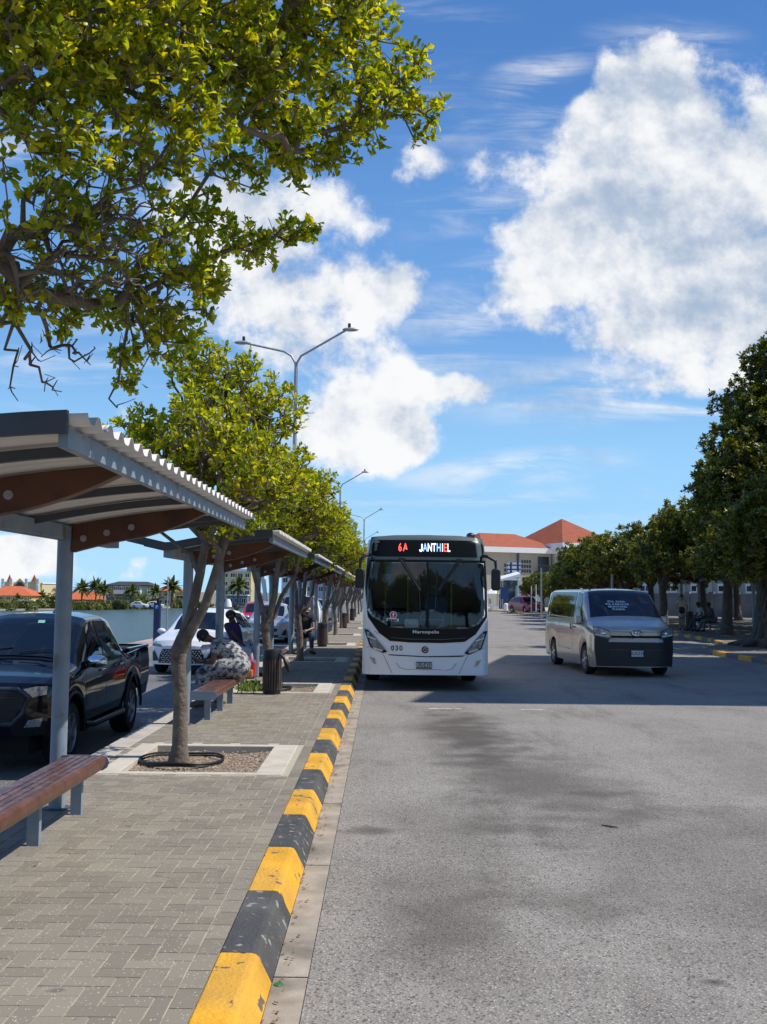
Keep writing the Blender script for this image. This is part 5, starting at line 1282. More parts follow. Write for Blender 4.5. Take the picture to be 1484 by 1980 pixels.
def person(label, loc, rz, J, skin, group=None, bulk=1.0):
    """J: joints (metres, facing -Y): pelvis chest neck head, elbows, hands, hips implied, knees, ankles, toes"""
    t = thing('person', label, 'person', loc, rz, group); b = bulk
    g = {k: Vector(v) for k, v in J.items()}
    up = (g['neck']-g['pelvis']).normalized(); side = g.get('side', Vector((1,0,0)))
    V = [(g['pelvis'], .13*b)]; E = []
    waist = g['pelvis'].lerp(g['chest'], .5)
    c = chain(V, E, 0, [(waist, .12*b), (g['chest'], .125*b), (g['chest'].lerp(g['neck'], .7), .085), (g['neck'], .05)])
    chest_i = 2
    hd = (g['head']-g['neck']).normalized()
    chain(V, E, c, [(g['neck']+hd*.055, .055), (g['head']+hd*.0, .088), (g['head']+hd*.07, .078), (g['head']+hd*.105, .045)])
    for s, k in ((-1,'L'),(1,'R')):
        sh = g['chest']+side*s*.185*(.9+.1*b)+up*.09
        e, h = g['el'+k], g['ha'+k]; d = (h-e).normalized()
        w = chain(V, E, chest_i, [(sh, .055*b), (sh.lerp(e,.5), .046*b), (e, .037*b), (e.lerp(h,.4), .036*b), (h-d*.02, .024), (h+d*.035, .032)])
        pd = d.orthogonal().normalized() if 'palm' not in g else g['palm']; sd = d.cross(pd).normalized()
        for i, (o, l) in enumerate(((-.027,.060),(-.009,.068),(.009,.064),(.026,.050))):
            base = h+d*.07+sd*o; chain(V, E, w, [(base, .0095), (base+d*l*.5+pd*.012, .0085), (base+d*l*.85+pd*.034, .0075)])
        chain(V, E, w, [(h+d*.02+sd*-.04*s, .011), (h+d*.05+sd*-.055*s+pd*.012, .009)])
        hp = g['pelvis']+side*s*.10*b-up*.03; kn, an, to = g['kn'+k], g['an'+k], g['to'+k]
        chain(V, E, 0, [(hp, .105*b), (hp.lerp(kn,.5), .085*b), (kn, .062*b), (kn.lerp(an,.35), .06*b), (an, .038), (an.lerp(to,.5)+Vector((0,0,-.03)), .036), (to, .028)])
    body = skin_obj('body', V, E, skin, t)
    # face
    f = g.get('face', Vector((0,-1,0))).normalized(); fs = f.cross(hd).normalized(); hc = g['head']+hd*.03
    m = MB(); m.ball(hc+f*.092-hd*.012, (.013,.013,.018), 8, 6); m.build('nose', skin, t, smooth=True)
    m = MB()
    for s in (-1,1): m.ball(hc+f*.076+fs*s*.032+hd*.012, .011, 8, 6)
    m.each('eye', mat('eye', (.25,.24,.22), .3), t, smooth=True)
    m = MB(); m.ball(hc+f*.080-hd*.048, (.022,.010,.006) if abs(f.y) > .5 else (.010,.022,.006), 8, 4); m.build('mouth', mat('lips', (.12,.04,.035), .5), t, smooth=True)
    m = MB()
    for s in (-1,1): m.ball(hc+fs*s*.084-f*.01, (.014,.02,.028), 8, 6)
    m.each('ear', skin, t, smooth=True)
    return t, g, hc, hd, f, side, up, waist
def hair(t, hc, hd, f, m=HAIR, r=.098, bun=False):
    g = MB(); g.ball(hc-f*.018+hd*.025, (r, r, r*.95), 16, 10)
    if bun: g.ball(hc-f*.10+hd*.05, .045, 10, 8)
    keep = [fc for fc in g.f if (sum((Vector(g.v[i]) for i in fc), Vector())/len(fc)-hc).dot(f) < .045 or (sum((Vector(g.v[i]) for i in fc), Vector())/len(fc)-hc).dot(hd) > .065]
    g.f = keep; g.m = [0]*len(keep); return g.build('hair', m, t, smooth=True)
def garment_top(t, g, up, side, waist, m, name='top', sleeve=.55, grow=1.14, b=1., low=0):
    V = [(g['pelvis']-up*low, .135*b*grow)]; E = []
    c = chain(V, E, 0, [(waist, .125*b*grow), (g['chest'], .133*b*grow), (g['chest'].lerp(g['neck'], .62), .085*grow)])
    for s, k in ((-1,'L'),(1,'R')):
        sh = g['chest']+side*s*.185*(.9+.1*b)+up*.09; e = g['el'+k]
        chain(V, E, 2, [(sh, .060*b*grow), (sh.lerp(e, sleeve*.5), .056*b*grow), (sh.lerp(e, sleeve), .052*b*grow)])
    return skin_obj(name, V, E, m, t)
def garment_legs(t, g, up, side, m, name='trousers', upto=.92, grow=1.15, b=1.):
    V = [(g['pelvis'], .138*b*grow)]; E = []
    for s, k in ((-1,'L'),(1,'R')):
        hp = g['pelvis']+side*s*.10*b-up*.03; kn, an = g['kn'+k], g['an'+k]
        chain(V, E, 0, [(hp, .108*b*grow), (hp.lerp(kn,.5), .09*b*grow), (kn, .07*b*grow), (kn.lerp(an,.4*upto), .062*b*grow), (kn.lerp(an,upto), .052*grow)])
    return skin_obj(name, V, E, m, t)
def shoes(t, g, m):
    for k in 'LR':
        a, to = g['an'+k], g['to'+k]; d = (to-a); d.z = 0; d.normalize()
        q = MB(); q.tube([a-d*.05+Vector((0,0,-.03)), a+d*.03+Vector((0,0,-.035)), to+Vector((0,0,.0)), to+d*.045], [.045,.052,.045,.025], 10); q.build('shoe', m, t, smooth=True)
DRESS = mat('patterned_dress', (.40,.395,.38), .85, c2=(.02,.025,.04), c2s=15, c2lo=.50, c2hi=.54, detail=8, c3=(.16,.17,.20), c3s=30, c3lo=.52, c3hi=.6)
# woman bent over her phone on the second bench, facing the water (-X)
J = dict(pelvis=(0,0,.60), chest=(-.25,0,.88), neck=(-.39,0,.99), head=(-.51,0,1.03), side=(0,1,0), face=(-.75,0,-.65), palm=(0,0,1),
 elL=(-.33,-.25,.68), haL=(-.56,-.10,.67), elR=(-.33,.25,.68), haR=(-.57,.06,.66), knL=(-.46,-.13,.56), anL=(-.50,-.13,.10), toL=(-.66,-.15,.04), knR=(-.46,.14,.56), anR=(-.48,.14,.10), toR=(-.64,.16,.04))
t, g, hc, hd, f, sd_, up, wa = person('woman in a black and white patterned dress, bent over her phone on a bench', (-2.14,15.25,.13), 0, J, SKIN, bulk=1.2); t.scale = (.93,.93,.97)
m = MB(); P_ = [Vector(p) for p in ((.03,0,.56),(.0,0,.66),(-.07,0,.75),(-.16,0,.84),(-.24,0,.91),(-.32,0,.96))]
m.tube(P_, [.19,.20,.185,.175,.15,.10], 18); m.ball((.02,.06,.60), (.20,.20,.18), 14, 10); m.ball((.02,-.06,.60), (.20,.20,.18), 14, 10); m.ball((-.21,0,.88), (.13,.20,.13), 14, 10)
for s, k in ((-1,'L'),(1,'R')):
    kn = g['kn'+k]; m.tube([(.0,s*.10,.58), (-.2,s*.12,.585), kn+Vector((.02,0,.0)), kn+Vector((-.06,0,-.05)), kn+Vector((-.05,0,-.22))], [.16,.15,.115,.11,.12], 16)
    sh = g['chest']+sd_*s*.17+up*.07; m.tube([sh-sd_*s*.08, sh, sh.lerp(g['el'+k], .55)], [.11,.10,.085], 14)
m.tube([(-.1,0,.56),(-.42,0,.54)], [.14,.10], 14)
dr = m.build('dress', DRESS, t, smooth=True, angle=180); rm = dr.modifiers.new('union', 'REMESH'); rm.mode = 'VOXEL'; rm.voxel_size = .018; rm.use_smooth_shade = True
sm = dr.modifiers.new('soft', 'SMOOTH'); sm.iterations = 6; sm.factor = .6
hair(t, hc, hd, f, r=.102); shoes(t, g, mat('sandal', (.12,.09,.08), .7))
m = MB(); m.box((-.62,-.02,.70), (.15,.08,.012), Matrix.Rotation(R(20), 3, 'Y')); m.build('phone', BLACKP, t)
m = MB(); m.tube([(-.475,-.16+.045*math.cos(a),.69+.04*math.sin(a)) for a in np.linspace(0,6.28,14)], .009, 6); m.build('wrist_watch', BLACKP, t)
# person in purple on the third bench
J = dict(pelvis=(0,0,.62), chest=(-.10,-.02,1.00), neck=(-.14,-.02,1.18), head=(-.15,-.04,1.26), side=(.5,.86,0), face=(.3,-.9,-.2),
 elL=(-.02,-.24,.86), haL=(.16,-.26,.66), elR=(-.2,.22,.88), haR=(-.1,.1,.66), knL=(.28,-.30,.56), anL=(.34,-.36,.10), toL=(.42,-.48,.04), knR=(.32,-.08,.56), anR=(.40,-.12,.10), toR=(.52,-.20,.04))
t, g, hc, hd, f, sd_, up, wa = person('person in a purple top and pale trousers sitting behind the shelter post, arm hanging down', (-2.90,20.8,.13), 0, J, SKIN2); t.scale = (.95,.95,.92)
garment_top(t, g, up, sd_, wa, mat('purple_cloth', (.035,.012,.075), .8), b=1.05); garment_legs(t, g, up, sd_, mat('pale_trousers', (.38,.38,.42), .85), b=1.05)
hair(t, hc, hd, f, mat('brown_headwrap', (.05,.022,.02), .8), .112, True); shoes(t, g, BLACKP)
# man in a cap on the fourth bench facing the camera
J = dict(pelvis=(0,0,.60), chest=(.0,-.22,.93), neck=(.02,-.32,1.08), head=(.03,-.38,1.15), side=(1,0,0), face=(.15,-.85,-.45),
 elL=(-.22,-.38,.68), haL=(-.04,-.56,.62), elR=(.22,-.40,.70), haR=(.06,-.60,.64), knL=(-.17,-.46,.55), anL=(-.17,-.50,.10), toL=(-.24,-.66,.04), knR=(.17,-.46,.55), anR=(.19,-.50,.10), toR=(.28,-.64,.04))
t, g, hc, hd, f, sd_, up, wa = person('man in a pale cap, dark shirt and jeans, sitting hunched beside a bin', (-2.12,28.75,.13), 0, J, SKIN3)
garment_top(t, g, up, sd_, wa, mat('navy_shirt', (.02,.028,.05), .85), b=1.05); garment_legs(t, g, up, sd_, mat('blue_jeans', (.03,.055,.10), .85))
m = MB(); m.ball(hc+hd*.05-f*.01, (.102,.105,.07), 14, 8); c_ = m.build('cap', mat('cap_cloth', (.45,.42,.33), .8, var=.3, vs=20), t, smooth=True)
m = MB(); m.ball(hc+hd*.045+f*.12, (.07,.085,.012), 12, 6); m.build('cap_brim', mat('cap_cloth', (.45,.42,.33)), c_, smooth=True); shoes(t, g, BLACKP)
# person beyond the parked cars on the quay
def standing(**k):
    J = dict(pelvis=(0,0,.94), chest=(0,0,1.30), neck=(0,0,1.48), head=(0,-.01,1.58), side=(1,0,0), face=(0,-1,0),
     elL=(-.27,.0,1.12), haL=(-.27,-.08,.88), elR=(.27,.0,1.12), haR=(.27,-.08,.88), knL=(-.10,0,.50), anL=(-.11,.02,.08), toL=(-.13,-.13,.035), knR=(.10,0,.50), anR=(.11,.02,.08), toR=(.13,-.13,.035)); J.update(k); return J
p = at(458,1186,36)
t, g, hc, hd, f, sd_, up, wa = person('child in a white patterned T-shirt and red shorts beyond the white car', (p.x,36,-.35), 0, standing(), SKIN2); t.scale = (.98,)*3
garment_top(t, g, up, sd_, wa, mat('white_tee', (.7,.68,.66), .8, c2=(.1,.1,.1), c2s=6, c2lo=.58, c2hi=.62), b=1.15); garment_legs(t, g, up, sd_, mat('red_shorts', (.45,.03,.03), .8), 'shorts', .1); hair(t, hc, hd, f)
# right side: standing woman and two people on a bench
t, g, hc, hd, f, sd_, up, wa = person('woman standing under the right trees with a bag held before her', (at(1319,1207,52).x,52,.13), R(10),
    standing(elL=(-.28,-.05,1.12), haL=(-.10,-.22,1.02), elR=(.30,.0,1.12), haR=(.16,-.22,.98)), SKIN3); t.scale = (1.02,)*3
garment_top(t, g, up, sd_, wa, mat('cream_blouse', (.55,.45,.33), .8, c2=(.08,.06,.05), c2s=7), b=1.12, low=.05)
V = [(g['pelvis'], .17)]; E = []; chain(V, E, 0, [((0,0,.75), .19), ((0,0,.52), .20)]); skin_obj('skirt', V, E, mat('grey_skirt', (.20,.22,.25), .85, c2=(.5,.5,.5), c2s=8, c2lo=.55, c2hi=.62), t); hair(t, hc, hd, f); shoes(t, g, BLACKP)
m = MB(); m.ball((-.06,-.24,.98), (.17,.08,.17), 12, 8); tag(m.build('handbag', mat('bag_black', (.012,.012,.013), .5), None, smooth=True, loc=(t.location.x, 52, .13)), 'dark handbag held by the standing woman under the right trees', 'bag')
def sitting(dx=0): return dict(pelvis=(0,0,.60), chest=(-.10,0,.98), neck=(-.16,0,1.16), head=(-.20,0,1.25), side=(0,1,0), face=(-1,0,-.1),
 elL=(-.15,-.26,.80), haL=(-.38,-.12,.68), elR=(-.15,.26,.80), haR=(-.38,.12,.68), knL=(-.46,-.12,.55), anL=(-.48,-.13,.10), toL=(-.62,-.14,.04), knR=(-.44,.13,.55), anR=(-.62,.14,.10), toR=(-.76,.15,.04))
t, g, hc, hd, f, sd_, up, wa = person('person in a pale shirt sitting on the right-hand bench, turned toward the road', (at(1362,1190,50).x,50.3,.13), R(10), sitting(), SKIN2, 'people on the right bench')
garment_top(t, g, up, sd_, wa, mat('pale_blue_shirt', (.30,.34,.40), .85)); garment_legs(t, g, up, sd_, mat('blue_jeans', (.03,.055,.10))); hair(t, hc, hd, f, r=.12); shoes(t, g, BLACKP)
t, g, hc, hd, f, sd_, up, wa = person('person in dark patterned clothes on the same right-hand bench, nearer the post', (at(1372,1190,50).x,49.5,.13), R(5), sitting(), SKIN2, 'people on the right bench')
garment_top(t, g, up, sd_, wa, mat('dark_print', (.05,.035,.035), .85, c2=(.25,.15,.12), c2s=9)); garment_legs(t, g, up, sd_, mat('grey_trousers', (.10,.10,.11), .85)); hair(t, hc, hd, f, r=.115); shoes(t, g, BLACKP)
# red bag at the foot of the third shelter's post
m = MB(); px_, py_ = -2.62, 20.2
t = thing('rucksack', 'small red and blue rucksack standing at the foot of the third shelter post', 'bag', (px_, py_, .13))
MB().bx(-.16,.16,-.10,.10,0,.36).build('main_pocket', mat('red_cloth', (.50,.03,.03), .7, c2=(.02,.12,.35), c2s=7, c2lo=.56, c2hi=.6), t, bevel=.05)
MB().bx(-.12,.12,-.15,-.08,.02,.18).build('front_pocket', mat('orange_cloth', (.65,.22,.03), .7, c2=(.45,.02,.03), c2s=12), t, bevel=.03)
MB().tube([(-.07,0,.34),(-.05,0,.44),(.05,0,.44),(.07,0,.34)], .014, 8).build('handle', mat('red_cloth', (.5,.03,.03)), t)

# ---- parking meter, poles
p = at(303,1243,42); t = thing('parking_meter', 'blue parking ticket machine with a solar cap at the waterside', 'parking meter', (p.x,42,-.30))
MB().bx(-.13,.13,-.12,.12,0,1.62).build('cabinet', mat('meter_blue', (.010,.028,.10), .4), t, bevel=.03)
MB().box((0,0,1.78), (.56,.30,.04), Matrix.Rotation(R(-14), 3, 'Y')).build('solar_panel', BLACKP, t); MB().tube([(0,0,1.6),(0,0,1.78)], .04, 8).build('neck', BLACKP, t)
q = MB().bx(-.08,.08,-.135,-.122,1.36,1.54).build('sign', mat('sign_blue', (.02,.10,.45), .4), t); text('P', .17, WHTTXT, q, (0,-.137,1.45), bold=.004)
for (px, pt, pb, Y, r, l) in ((322,1115,1243,42,.03,'slim galvanised pole by the water, right of the parking machine'),(392,1176,1232,60,.05,'white post by the water seen between trunk and shelter post'),(1047,1098,1192,76,.07,'slim grey pole left of the silver van roof'),
        (1028,1133,1178,88,.05,'white thin post left of the parked red car at the far end'),(1037,1130,1180,86,.05,'white thin post in front of the parked red car'),(962,1075,1170,110,.06,'slender white pole right of the bus mirror')):
    a, b = at(px, pb, Y), at(px, pt, Y); tag(MB().tube([(a.x,Y,a.z-.15),(a.x,Y,b.z)], [r, r*.8], 10).build('pole', GALV if r < .045 or r > .055 else WHITE, None, smooth=True), l, 'pole')

# ---- right side furniture
lp = thing('flared_lamp', 'grey street lamp with a flared funnel head behind the silver van', 'street lamp', (at(1184,1110,56).x,56,.13))
MB().tube([(0,0,0),(0,0,3.2)], [.085,.06], 14).build('pole', GALV, lp, smooth=True)
m = MB(); m.lathe([(.06,3.2),(.10,3.5),(.28,4.05),(.30,4.10),(.26,4.05),(.08,3.5)], (0,0,0), 18)
for k in range(8): a = k*math.pi/4; m.tube([(.07*math.cos(a),.07*math.sin(a),3.2),(.30*math.cos(a),.30*math.sin(a),4.1)], .012, 5)
m.build('funnel_head', GALV, lp, smooth=True); MB().ball((0,0,4.16), (.09,.09,.10), 10, 8).build('cap', GALV, lp, smooth=True)
rl = ['nearest shelter on the right pavement, white roof edge beside the giant trunk','second right-hand shelter, pale roof edge under the crowns behind the van','third right-hand shelter, pale roof edge beside the flared lamp','farthest right-hand shelter, short white roof edge under the dark crowns']
for (px, py, Y, l) in ((1432,1086,44,rl[0]),(1296,1099,58,rl[1]),(1160,1108,72,rl[2]),(1085,1117,88,rl[3])):
    o = copy_tree(sh0); pt = at(px, py, Y); place(o, (pt.x+1.0, Y+1.3, .13), R(180), l, 1.22); o['group'] = 'bus shelters on the right pavement'
    o.location.x = pt.x+1.0
o = copy_tree(b0); place(o, (at(1368,1190,50).x+.1,48.4,.13), 0, 'bench under the right trees that two people sit on'); del o['group']
o = copy_tree(bin0); place(o, (at(1334,1200,53).x,53,.13), 0, 'dark litter bin standing right behind the standing woman'); o.scale = (1.3,1.3,1.25); o['group'] = 'litter bins'; del o['group']
m = MB()
# boundary wall and the school-like building behind it
wa_ = Vector((19.5,94,0)); wb_ = Vector((42,74,0)); d = (wb_-wa_); n_ = 14; dd = d/n_; ang = math.atan2(d.y, d.x)
t = thing('boundary_wall', 'grey concrete boundary wall with raised pillars behind the right trees', 'wall', wa_, ang); Lw = d.length
WALLM = mat('wall_grey', (.21,.205,.20), .9, var=.2, vs=1.2, c2=(.12,.115,.11), c2s=.8)
MB().bx(0,Lw,-.08,.08,0,2.05).build('panel', WALLM, t)
for k in range(n_+1): MB().bx(k*Lw/n_-.22,k*Lw/n_+.22,-.16,.16,0,2.2).build('pillar', WALLM, t)
t = thing('white_block', 'long pale building with rows of small windows behind the boundary wall', 'building', wa_+Vector((-2,12,0)), ang)
CREAM = mat('cream_wall', (.42,.40,.36), .85, var=.1, vs=.5); BEIGE = mat('beige_wall', (.40,.36,.28), .85, var=.08, vs=.4)
DWIN = mat('dark_window', (.02,.025,.03), .2)
w = MB().bx(6,Lw+20,0,9,0,6.0).build('wall', CREAM, t)
for k in range(15):
    x = 7+k*2.6
    for z in (3.55, 2.55):
        q = MB().bx(x,x+1.25,-.08,.0,z-.42,z+.42).build('window', WHITE, t); MB().bx(x+.12,x+.55,-.10,-.081,z-.25,z+.22).bx(x+.68,x+1.12,-.10,-.081,z-.25,z+.22).each('pane', DWIN, q)
    MB().bx(x+1.75,x+2.15,-.35,.0,0,5.8).build('pilaster', CREAM, t)

# ---- tall building outside the frame on the right, it throws the wide band of shade over the road
t = thing('tall_building', 'tall pale building beside the road, just outside the right edge, throwing the broad shade', 'building', (0,0,0))
V = [(13,17.45,0),(24,17.45,0),(24,31,0),(13,31,0),(13,17.45,16.6),(24,17.45,16.6),(24,31,12.2),(13,31,12.2)]
MB().add(V, [(0,3,2,1),(4,5,6,7),(0,1,5,4),(1,2,6,5),(2,3,7,6),(3,0,4,7)]).build('wall', CREAM, t)
for y in range(4):
    for z in range(3):
        q = MB().bx(12.93,13.0,18.6+y*3.1,20.2+y*3.1,1.3+z*3.6,3.1+z*3.6).build('window', WHITE, t); MB().bx(12.90,12.928,18.7+y*3.1,20.1+y*3.1,1.4+z*3.6,3.0+z*3.6).build('pane', DWIN, q)
MB().box((18.5,24.2,14.6), (11.5,14.4,.25), Matrix.Rotation(math.atan2(-4.4,13.55), 3, 'X')).build('roof', mat('roof_grey', (.2,.2,.2), .9), t)

# ---- hotel-like buildings with red hip roofs
def tile(name, c, sc=2.2):
    m = bpy.data.materials.new(name); m.use_nodes = True; t = m.node_tree; b = t.nodes['Principled BSDF']; L = t.links.new
    tcn = t.nodes.new('ShaderNodeTexCoord'); wv = t.nodes.new('ShaderNodeTexWave'); wv.bands_direction = 'Z'; wv.inputs['Scale'].default_value = sc; wv.inputs['Distortion'].default_value = .6; wv.inputs['Detail'].default_value = 2
    L(tcn.outputs['Object'], wv.inputs[0]); n = t.nodes.new('ShaderNodeTexNoise'); n.inputs['Scale'].default_value = 1.2; n.inputs['Detail'].default_value = 6; L(tcn.outputs['Object'], n.inputs[0])
    mi = t.nodes.new('ShaderNodeMix'); mi.data_type = 'RGBA'; L(n.outputs[0], mi.inputs[0]); mi.inputs[6].default_value = (*[x*.65 for x in c], 1); mi.inputs[7].default_value = (*[min(1, x*1.3) for x in c], 1)
    h = t.nodes.new('ShaderNodeVectorMath'); h.operation = 'SCALE'; mr = t.nodes.new('ShaderNodeMapRange'); mr.inputs[3].default_value = .72; mr.inputs[4].default_value = 1.1; L(wv.outputs[0], mr.inputs[0])
    L(mi.outputs[2], h.inputs[0]); L(mr.outputs[0], h.inputs['Scale']); L(h.outputs[0], b.inputs['Base Color']); b.inputs['Roughness'].default_value = .85
    bp = t.nodes.new('ShaderNodeBump'); bp.inputs['Distance'].default_value = .1; L(wv.outputs[0], bp.inputs['Height']); L(bp.outputs[0], b.inputs['Normal']); return m
TILE = tile('roof_tiles', (.42,.105,.045)); ORANGE = tile('orange_tiles', (.62,.15,.05), 1.2)
def hip(mb, x0, x1, y0, y1, z0, h, ridge):
    cx, cy = (x0+x1)/2, (y0+y1)/2
    mb.add([(x0,y0,z0),(x1,y0,z0),(x1,y1,z0),(x0,y1,z0),(cx-ridge/2,cy,z0+h),(cx+ridge/2,cy,z0+h)] if ridge >= 0 else [], [(0,1,5,4),(1,2,5),(2,3,4,5),(3,0,4),(3,2,1,0)])
def house(label, px0, px1, pye, pyt, Y, wallm, roofm, deep=14, ridge=.4, cat='building', name='house', win=3, rows=2, base=-2.6, winm=None, over=.5, group=None, roofh=None, rz=0):
    a, b = at(px0, pye, Y), at(px1, pye, Y); top = at((px0+px1)/2, pyt, Y); w = b.x-a.x; ez = a.z-base; h = (top.z-a.z) if roofh is None else roofh
    t = thing(name, label, cat, (a.x, Y, base), rz, group)
    MB().bx(0,w,0,deep,0,ez).build('wall', wallm, t)
    m = MB()
    if roofm is not None and h > .2: hip(m, -over, w+over, -over, deep+over, ez+.01, h, ridge*w); m.build('roof', roofm, t)
    else: m.bx(-.2,w+.2,-.2,deep,ez+.005,ez+max(.25,h)); m.build('roof', WHITE, t)
    if win:
        rh = ez/rows
        for r_ in range(rows):
            for k in range(win):
                cx = w*(k+.5)/win; ww = min(.9, w/win*.28); z = rh*(r_+.52)
                q = MB().bx(cx-ww-.08,cx+ww+.08,-.10,.0,z-rh*.27,z+rh*.27).build('window', winm or WHITE, t); MB().bx(cx-ww,cx-.06,-.13,-.101,z-rh*.22,z+rh*.22).bx(cx+.06,cx+ww,-.13,-.101,z-rh*.22,z+rh*.22).each('pane', DWIN, q)
    return t, w, ez
# left wing and corner tower
t, w, ez = house('long beige building with a red hipped roof right behind the bus', 938, 1088, 1057, 1026, 146, BEIGE, TILE, deep=12, ridge=.55, win=0, base=.0, over=.9, rz=R(24), name='hotel_building', group='red-roofed buildings at the end of the road')
MB().bx(-.9,w+.9,-.95,12.9,ez-.75,ez).build('cornice', WHITE, t)
for cx, cz in ((w*.36,ez-3.2),(w*.62,ez-2.6),(w*.36,ez-6.6),(w*.62,ez-6.4)):
    q = MB().bx(cx-.9,cx+.9,-.03,0,cz-1.1,cz+1.1).build('pierced_window', BEIGE, t); m = MB()
    for i in range(4):
        for j in range(3): m.bx(cx-.8+i*.42,cx-.5+i*.42,-.06,-.031,cz-.95+j*.68,cz-.5+j*.68)
    m.each('opening', DWIN, q)
MB().tube([(w*.49,-.15,0),(w*.49,-.15,ez-.8)], .14, 8).build('drain_pipe', mat('pipe_blue', (.06,.07,.13), .5), t)
MB().bx(w*.80,w*.97,-.06,0,ez-3.6,ez-1.2).build('balcony_door', DWIN, t)
q = MB().bx(w*.74,w*1.0,-1.2,0,ez-3.75,ez-3.5).build('balcony', BEIGE, t); m = MB()
for k in range(14): m.bx(w*.74+.02+k*w*.26/14,w*.74+.09+k*w*.26/14,-1.18,-1.12,ez-3.5,ez-2.5)
m.bx(w*.74,w,-1.2,-1.1,ez-2.5,ez-2.4); m.build('railing', DSTEEL, q)
t, w, ez = house('white corner building with a tall pointed red roof above the dark trees', 1092, 1202, 1050, 996, 148, mat('bright_wall', (.70,.69,.66), .85), TILE, deep=13.5, ridge=.0, win=0, base=.0, over=1.0, rz=R(24), name='hotel_building', group='red-roofed buildings at the end of the road')
MB().bx(-1,w+1,-1.05,14.4,ez-.95,ez).build('cornice', WHITE, t); MB().bx(w*.10,w*.13,-.1,0,ez-2.9,ez-1.6).bx(w*.10,w*.18,-.1,0,ez-1.8,ez-1.6).each('wall_mark', DSTEEL, t)
# little shops and street clutter beneath
a, b = at(1003,1166,125), at(1046,1133,125)
t = thing('shop_kiosk', 'low kiosk with white-grey wall, red corner post and red plinth under the smallest tree', 'kiosk', (a.x,125,0)); w = b.x-a.x
MB().bx(0,w,0,4,.9,b.z).build('wall', mat('kiosk_wall', (.42,.47,.58), .8), t); MB().bx(0,w,-.05,4,0,.9).build('plinth', mat('kiosk_red', (.32,.03,.02), .7), t)
MB().bx(.35,.8,-.08,-.0,.9,b.z).build('corner_post', mat('kiosk_red', (.32,.03,.02)), t)
a, b = at(982,1112,130), at(1007,1088,130)
t = thing('sign_board', 'white and blue gridded advertising board under the beige building', 'sign', (a.x,130,a.z)); w, h = b.x-a.x, b.z-a.z
MB().bx(0,w,-.1,.1,0,h).build('board', WHITE, t); m = MB(); BL_ = mat('sign_frame_blue', (.015,.04,.17), .5)
for z in (.15,.45,.78): m.bx(-.1,w,-.16,-.101,h*z-.08,h*z+.08)
for x in (.24,.78): m.bx(w*x-.12,w*x+.12,-.19,-.161,0,h)
m.build('frame', BL_, t); MB().tube([(w*.2,.1,-a.z),(w*.2,.1,0)], .12, 8).tube([(w*.8,.1,-a.z),(w*.8,.1,0)], .12, 8).each('post', GALV, t)
a, b = at(968,1120,122), at(1007,1109,122)
t = thing('awning', 'white slanting awning below the blue and white board', 'awning', (a.x,122,0)); w = b.x-a.x
MB().add([(0,0,a.z),(w,0,b.z),(w,3,b.z+.3),(0,3,a.z+.3),(0,0,a.z-.25),(w,0,b.z-.35),(w,3,b.z),(0,3,a.z)], [(0,1,2,3),(4,7,6,5),(0,4,5,1),(1,5,6,2),(2,6,7,3),(3,7,4,0)]).build('canopy', WHITE, t)
MB().tube([(.3,.2,0),(.3,.2,a.z-.2)], .06, 8).tube([(w-.3,.2,0),(w-.3,.2,b.z-.3)], .06, 8).each('post', GALV, t)
t, w, ez = house('dark open stall with green and grey hangings under the white awning', 972, 1003, 1122, 1122, 128, mat('stall_green', (.05,.075,.07), .9, var=.4, vs=1.0, c2=(.25,.25,.22), c2s=1.1), None, deep=4, win=0, base=0, name='market_stall')
p = at(963,1142,118); t = thing('parasol', 'white market parasol right of the bus mirror', 'parasol', (p.x-.4,118,0))
MB().lathe([(1.3,p.z-.35),(.75,p.z),(0,p.z+.35)], (0,0,0), 8).build('canopy', WHITE, t); MB().tube([(0,0,0),(0,0,p.z)], .05, 8).build('pole', WHITE, t); MB().bx(-.45,.45,-.45,.45,0,.5).build('base', WHITE, t)
for k, px in enumerate((979,1003,1018)):
    p = at(px,1180,111+k*.1); q = MB().lathe([(0,.85),(.12,.84),(.22,.76),(.26,.6),(.28,.0)], (p.x,p.y,.03), 14).build('bollard', WHITE, None, smooth=True)
    tag(q, ['leftmost of three white bollards at the far crossing','middle one of three white bollards at the far crossing','rightmost of three white bollards, nearest the red car'][k], 'bollard', 'white bollards at the far crossing')
p = at(968,1150,116); t = thing('blue_sign', 'small yellow and blue banner beside the bus mirror', 'banner', (p.x,116,0))
MB().bx(-.25,.0,-.03,.03,1.9,4.1).build('yellow_panel', mat('banner_yellow', (.55,.65,.03), .6), t); MB().bx(0,.9,-.03,.03,1.3,2.6).build('blue_panel', mat('banner_blue', (.01,.06,.22), .6), t); MB().tube([(0,.05,0),(0,.05,4.1)], .04, 6).each('post', GALV, t)

# ================================================================== FAR SHORE
YEL = mat('yellow_wall', (.62,.42,.13), .85, var=.1, vs=.3); PALE = mat('pale_yellow_wall', (.58,.50,.28), .85); PINK = mat('pink_tiles', (.70,.16,.20), .8); REDW = mat('red_wall', (.45,.08,.05), .85)
DGREEN = mat('grey_green_wall', (.13,.16,.13), .85, var=.2, vs=.3); DROOF = mat('dark_roof', (.035,.035,.04), .9)
G2 = 'buildings across the water'
house('yellow house with a bright orange hip roof at the far left of the opposite shore', -40, 61, 1151, 1133, 262, YEL, ORANGE, deep=12, ridge=.3, win=8, rows=2, group=G2)
house('low yellow annex in front of the yellow house across the water', 36, 64, 1162, 1161, 250, YEL, None, deep=6, win=3, rows=1, group=G2)
house('low grey-roofed shed right of the yellow annex across the water', 64, 95, 1162, 1160, 252, PALE, None, deep=6, win=3, rows=1, group=G2)
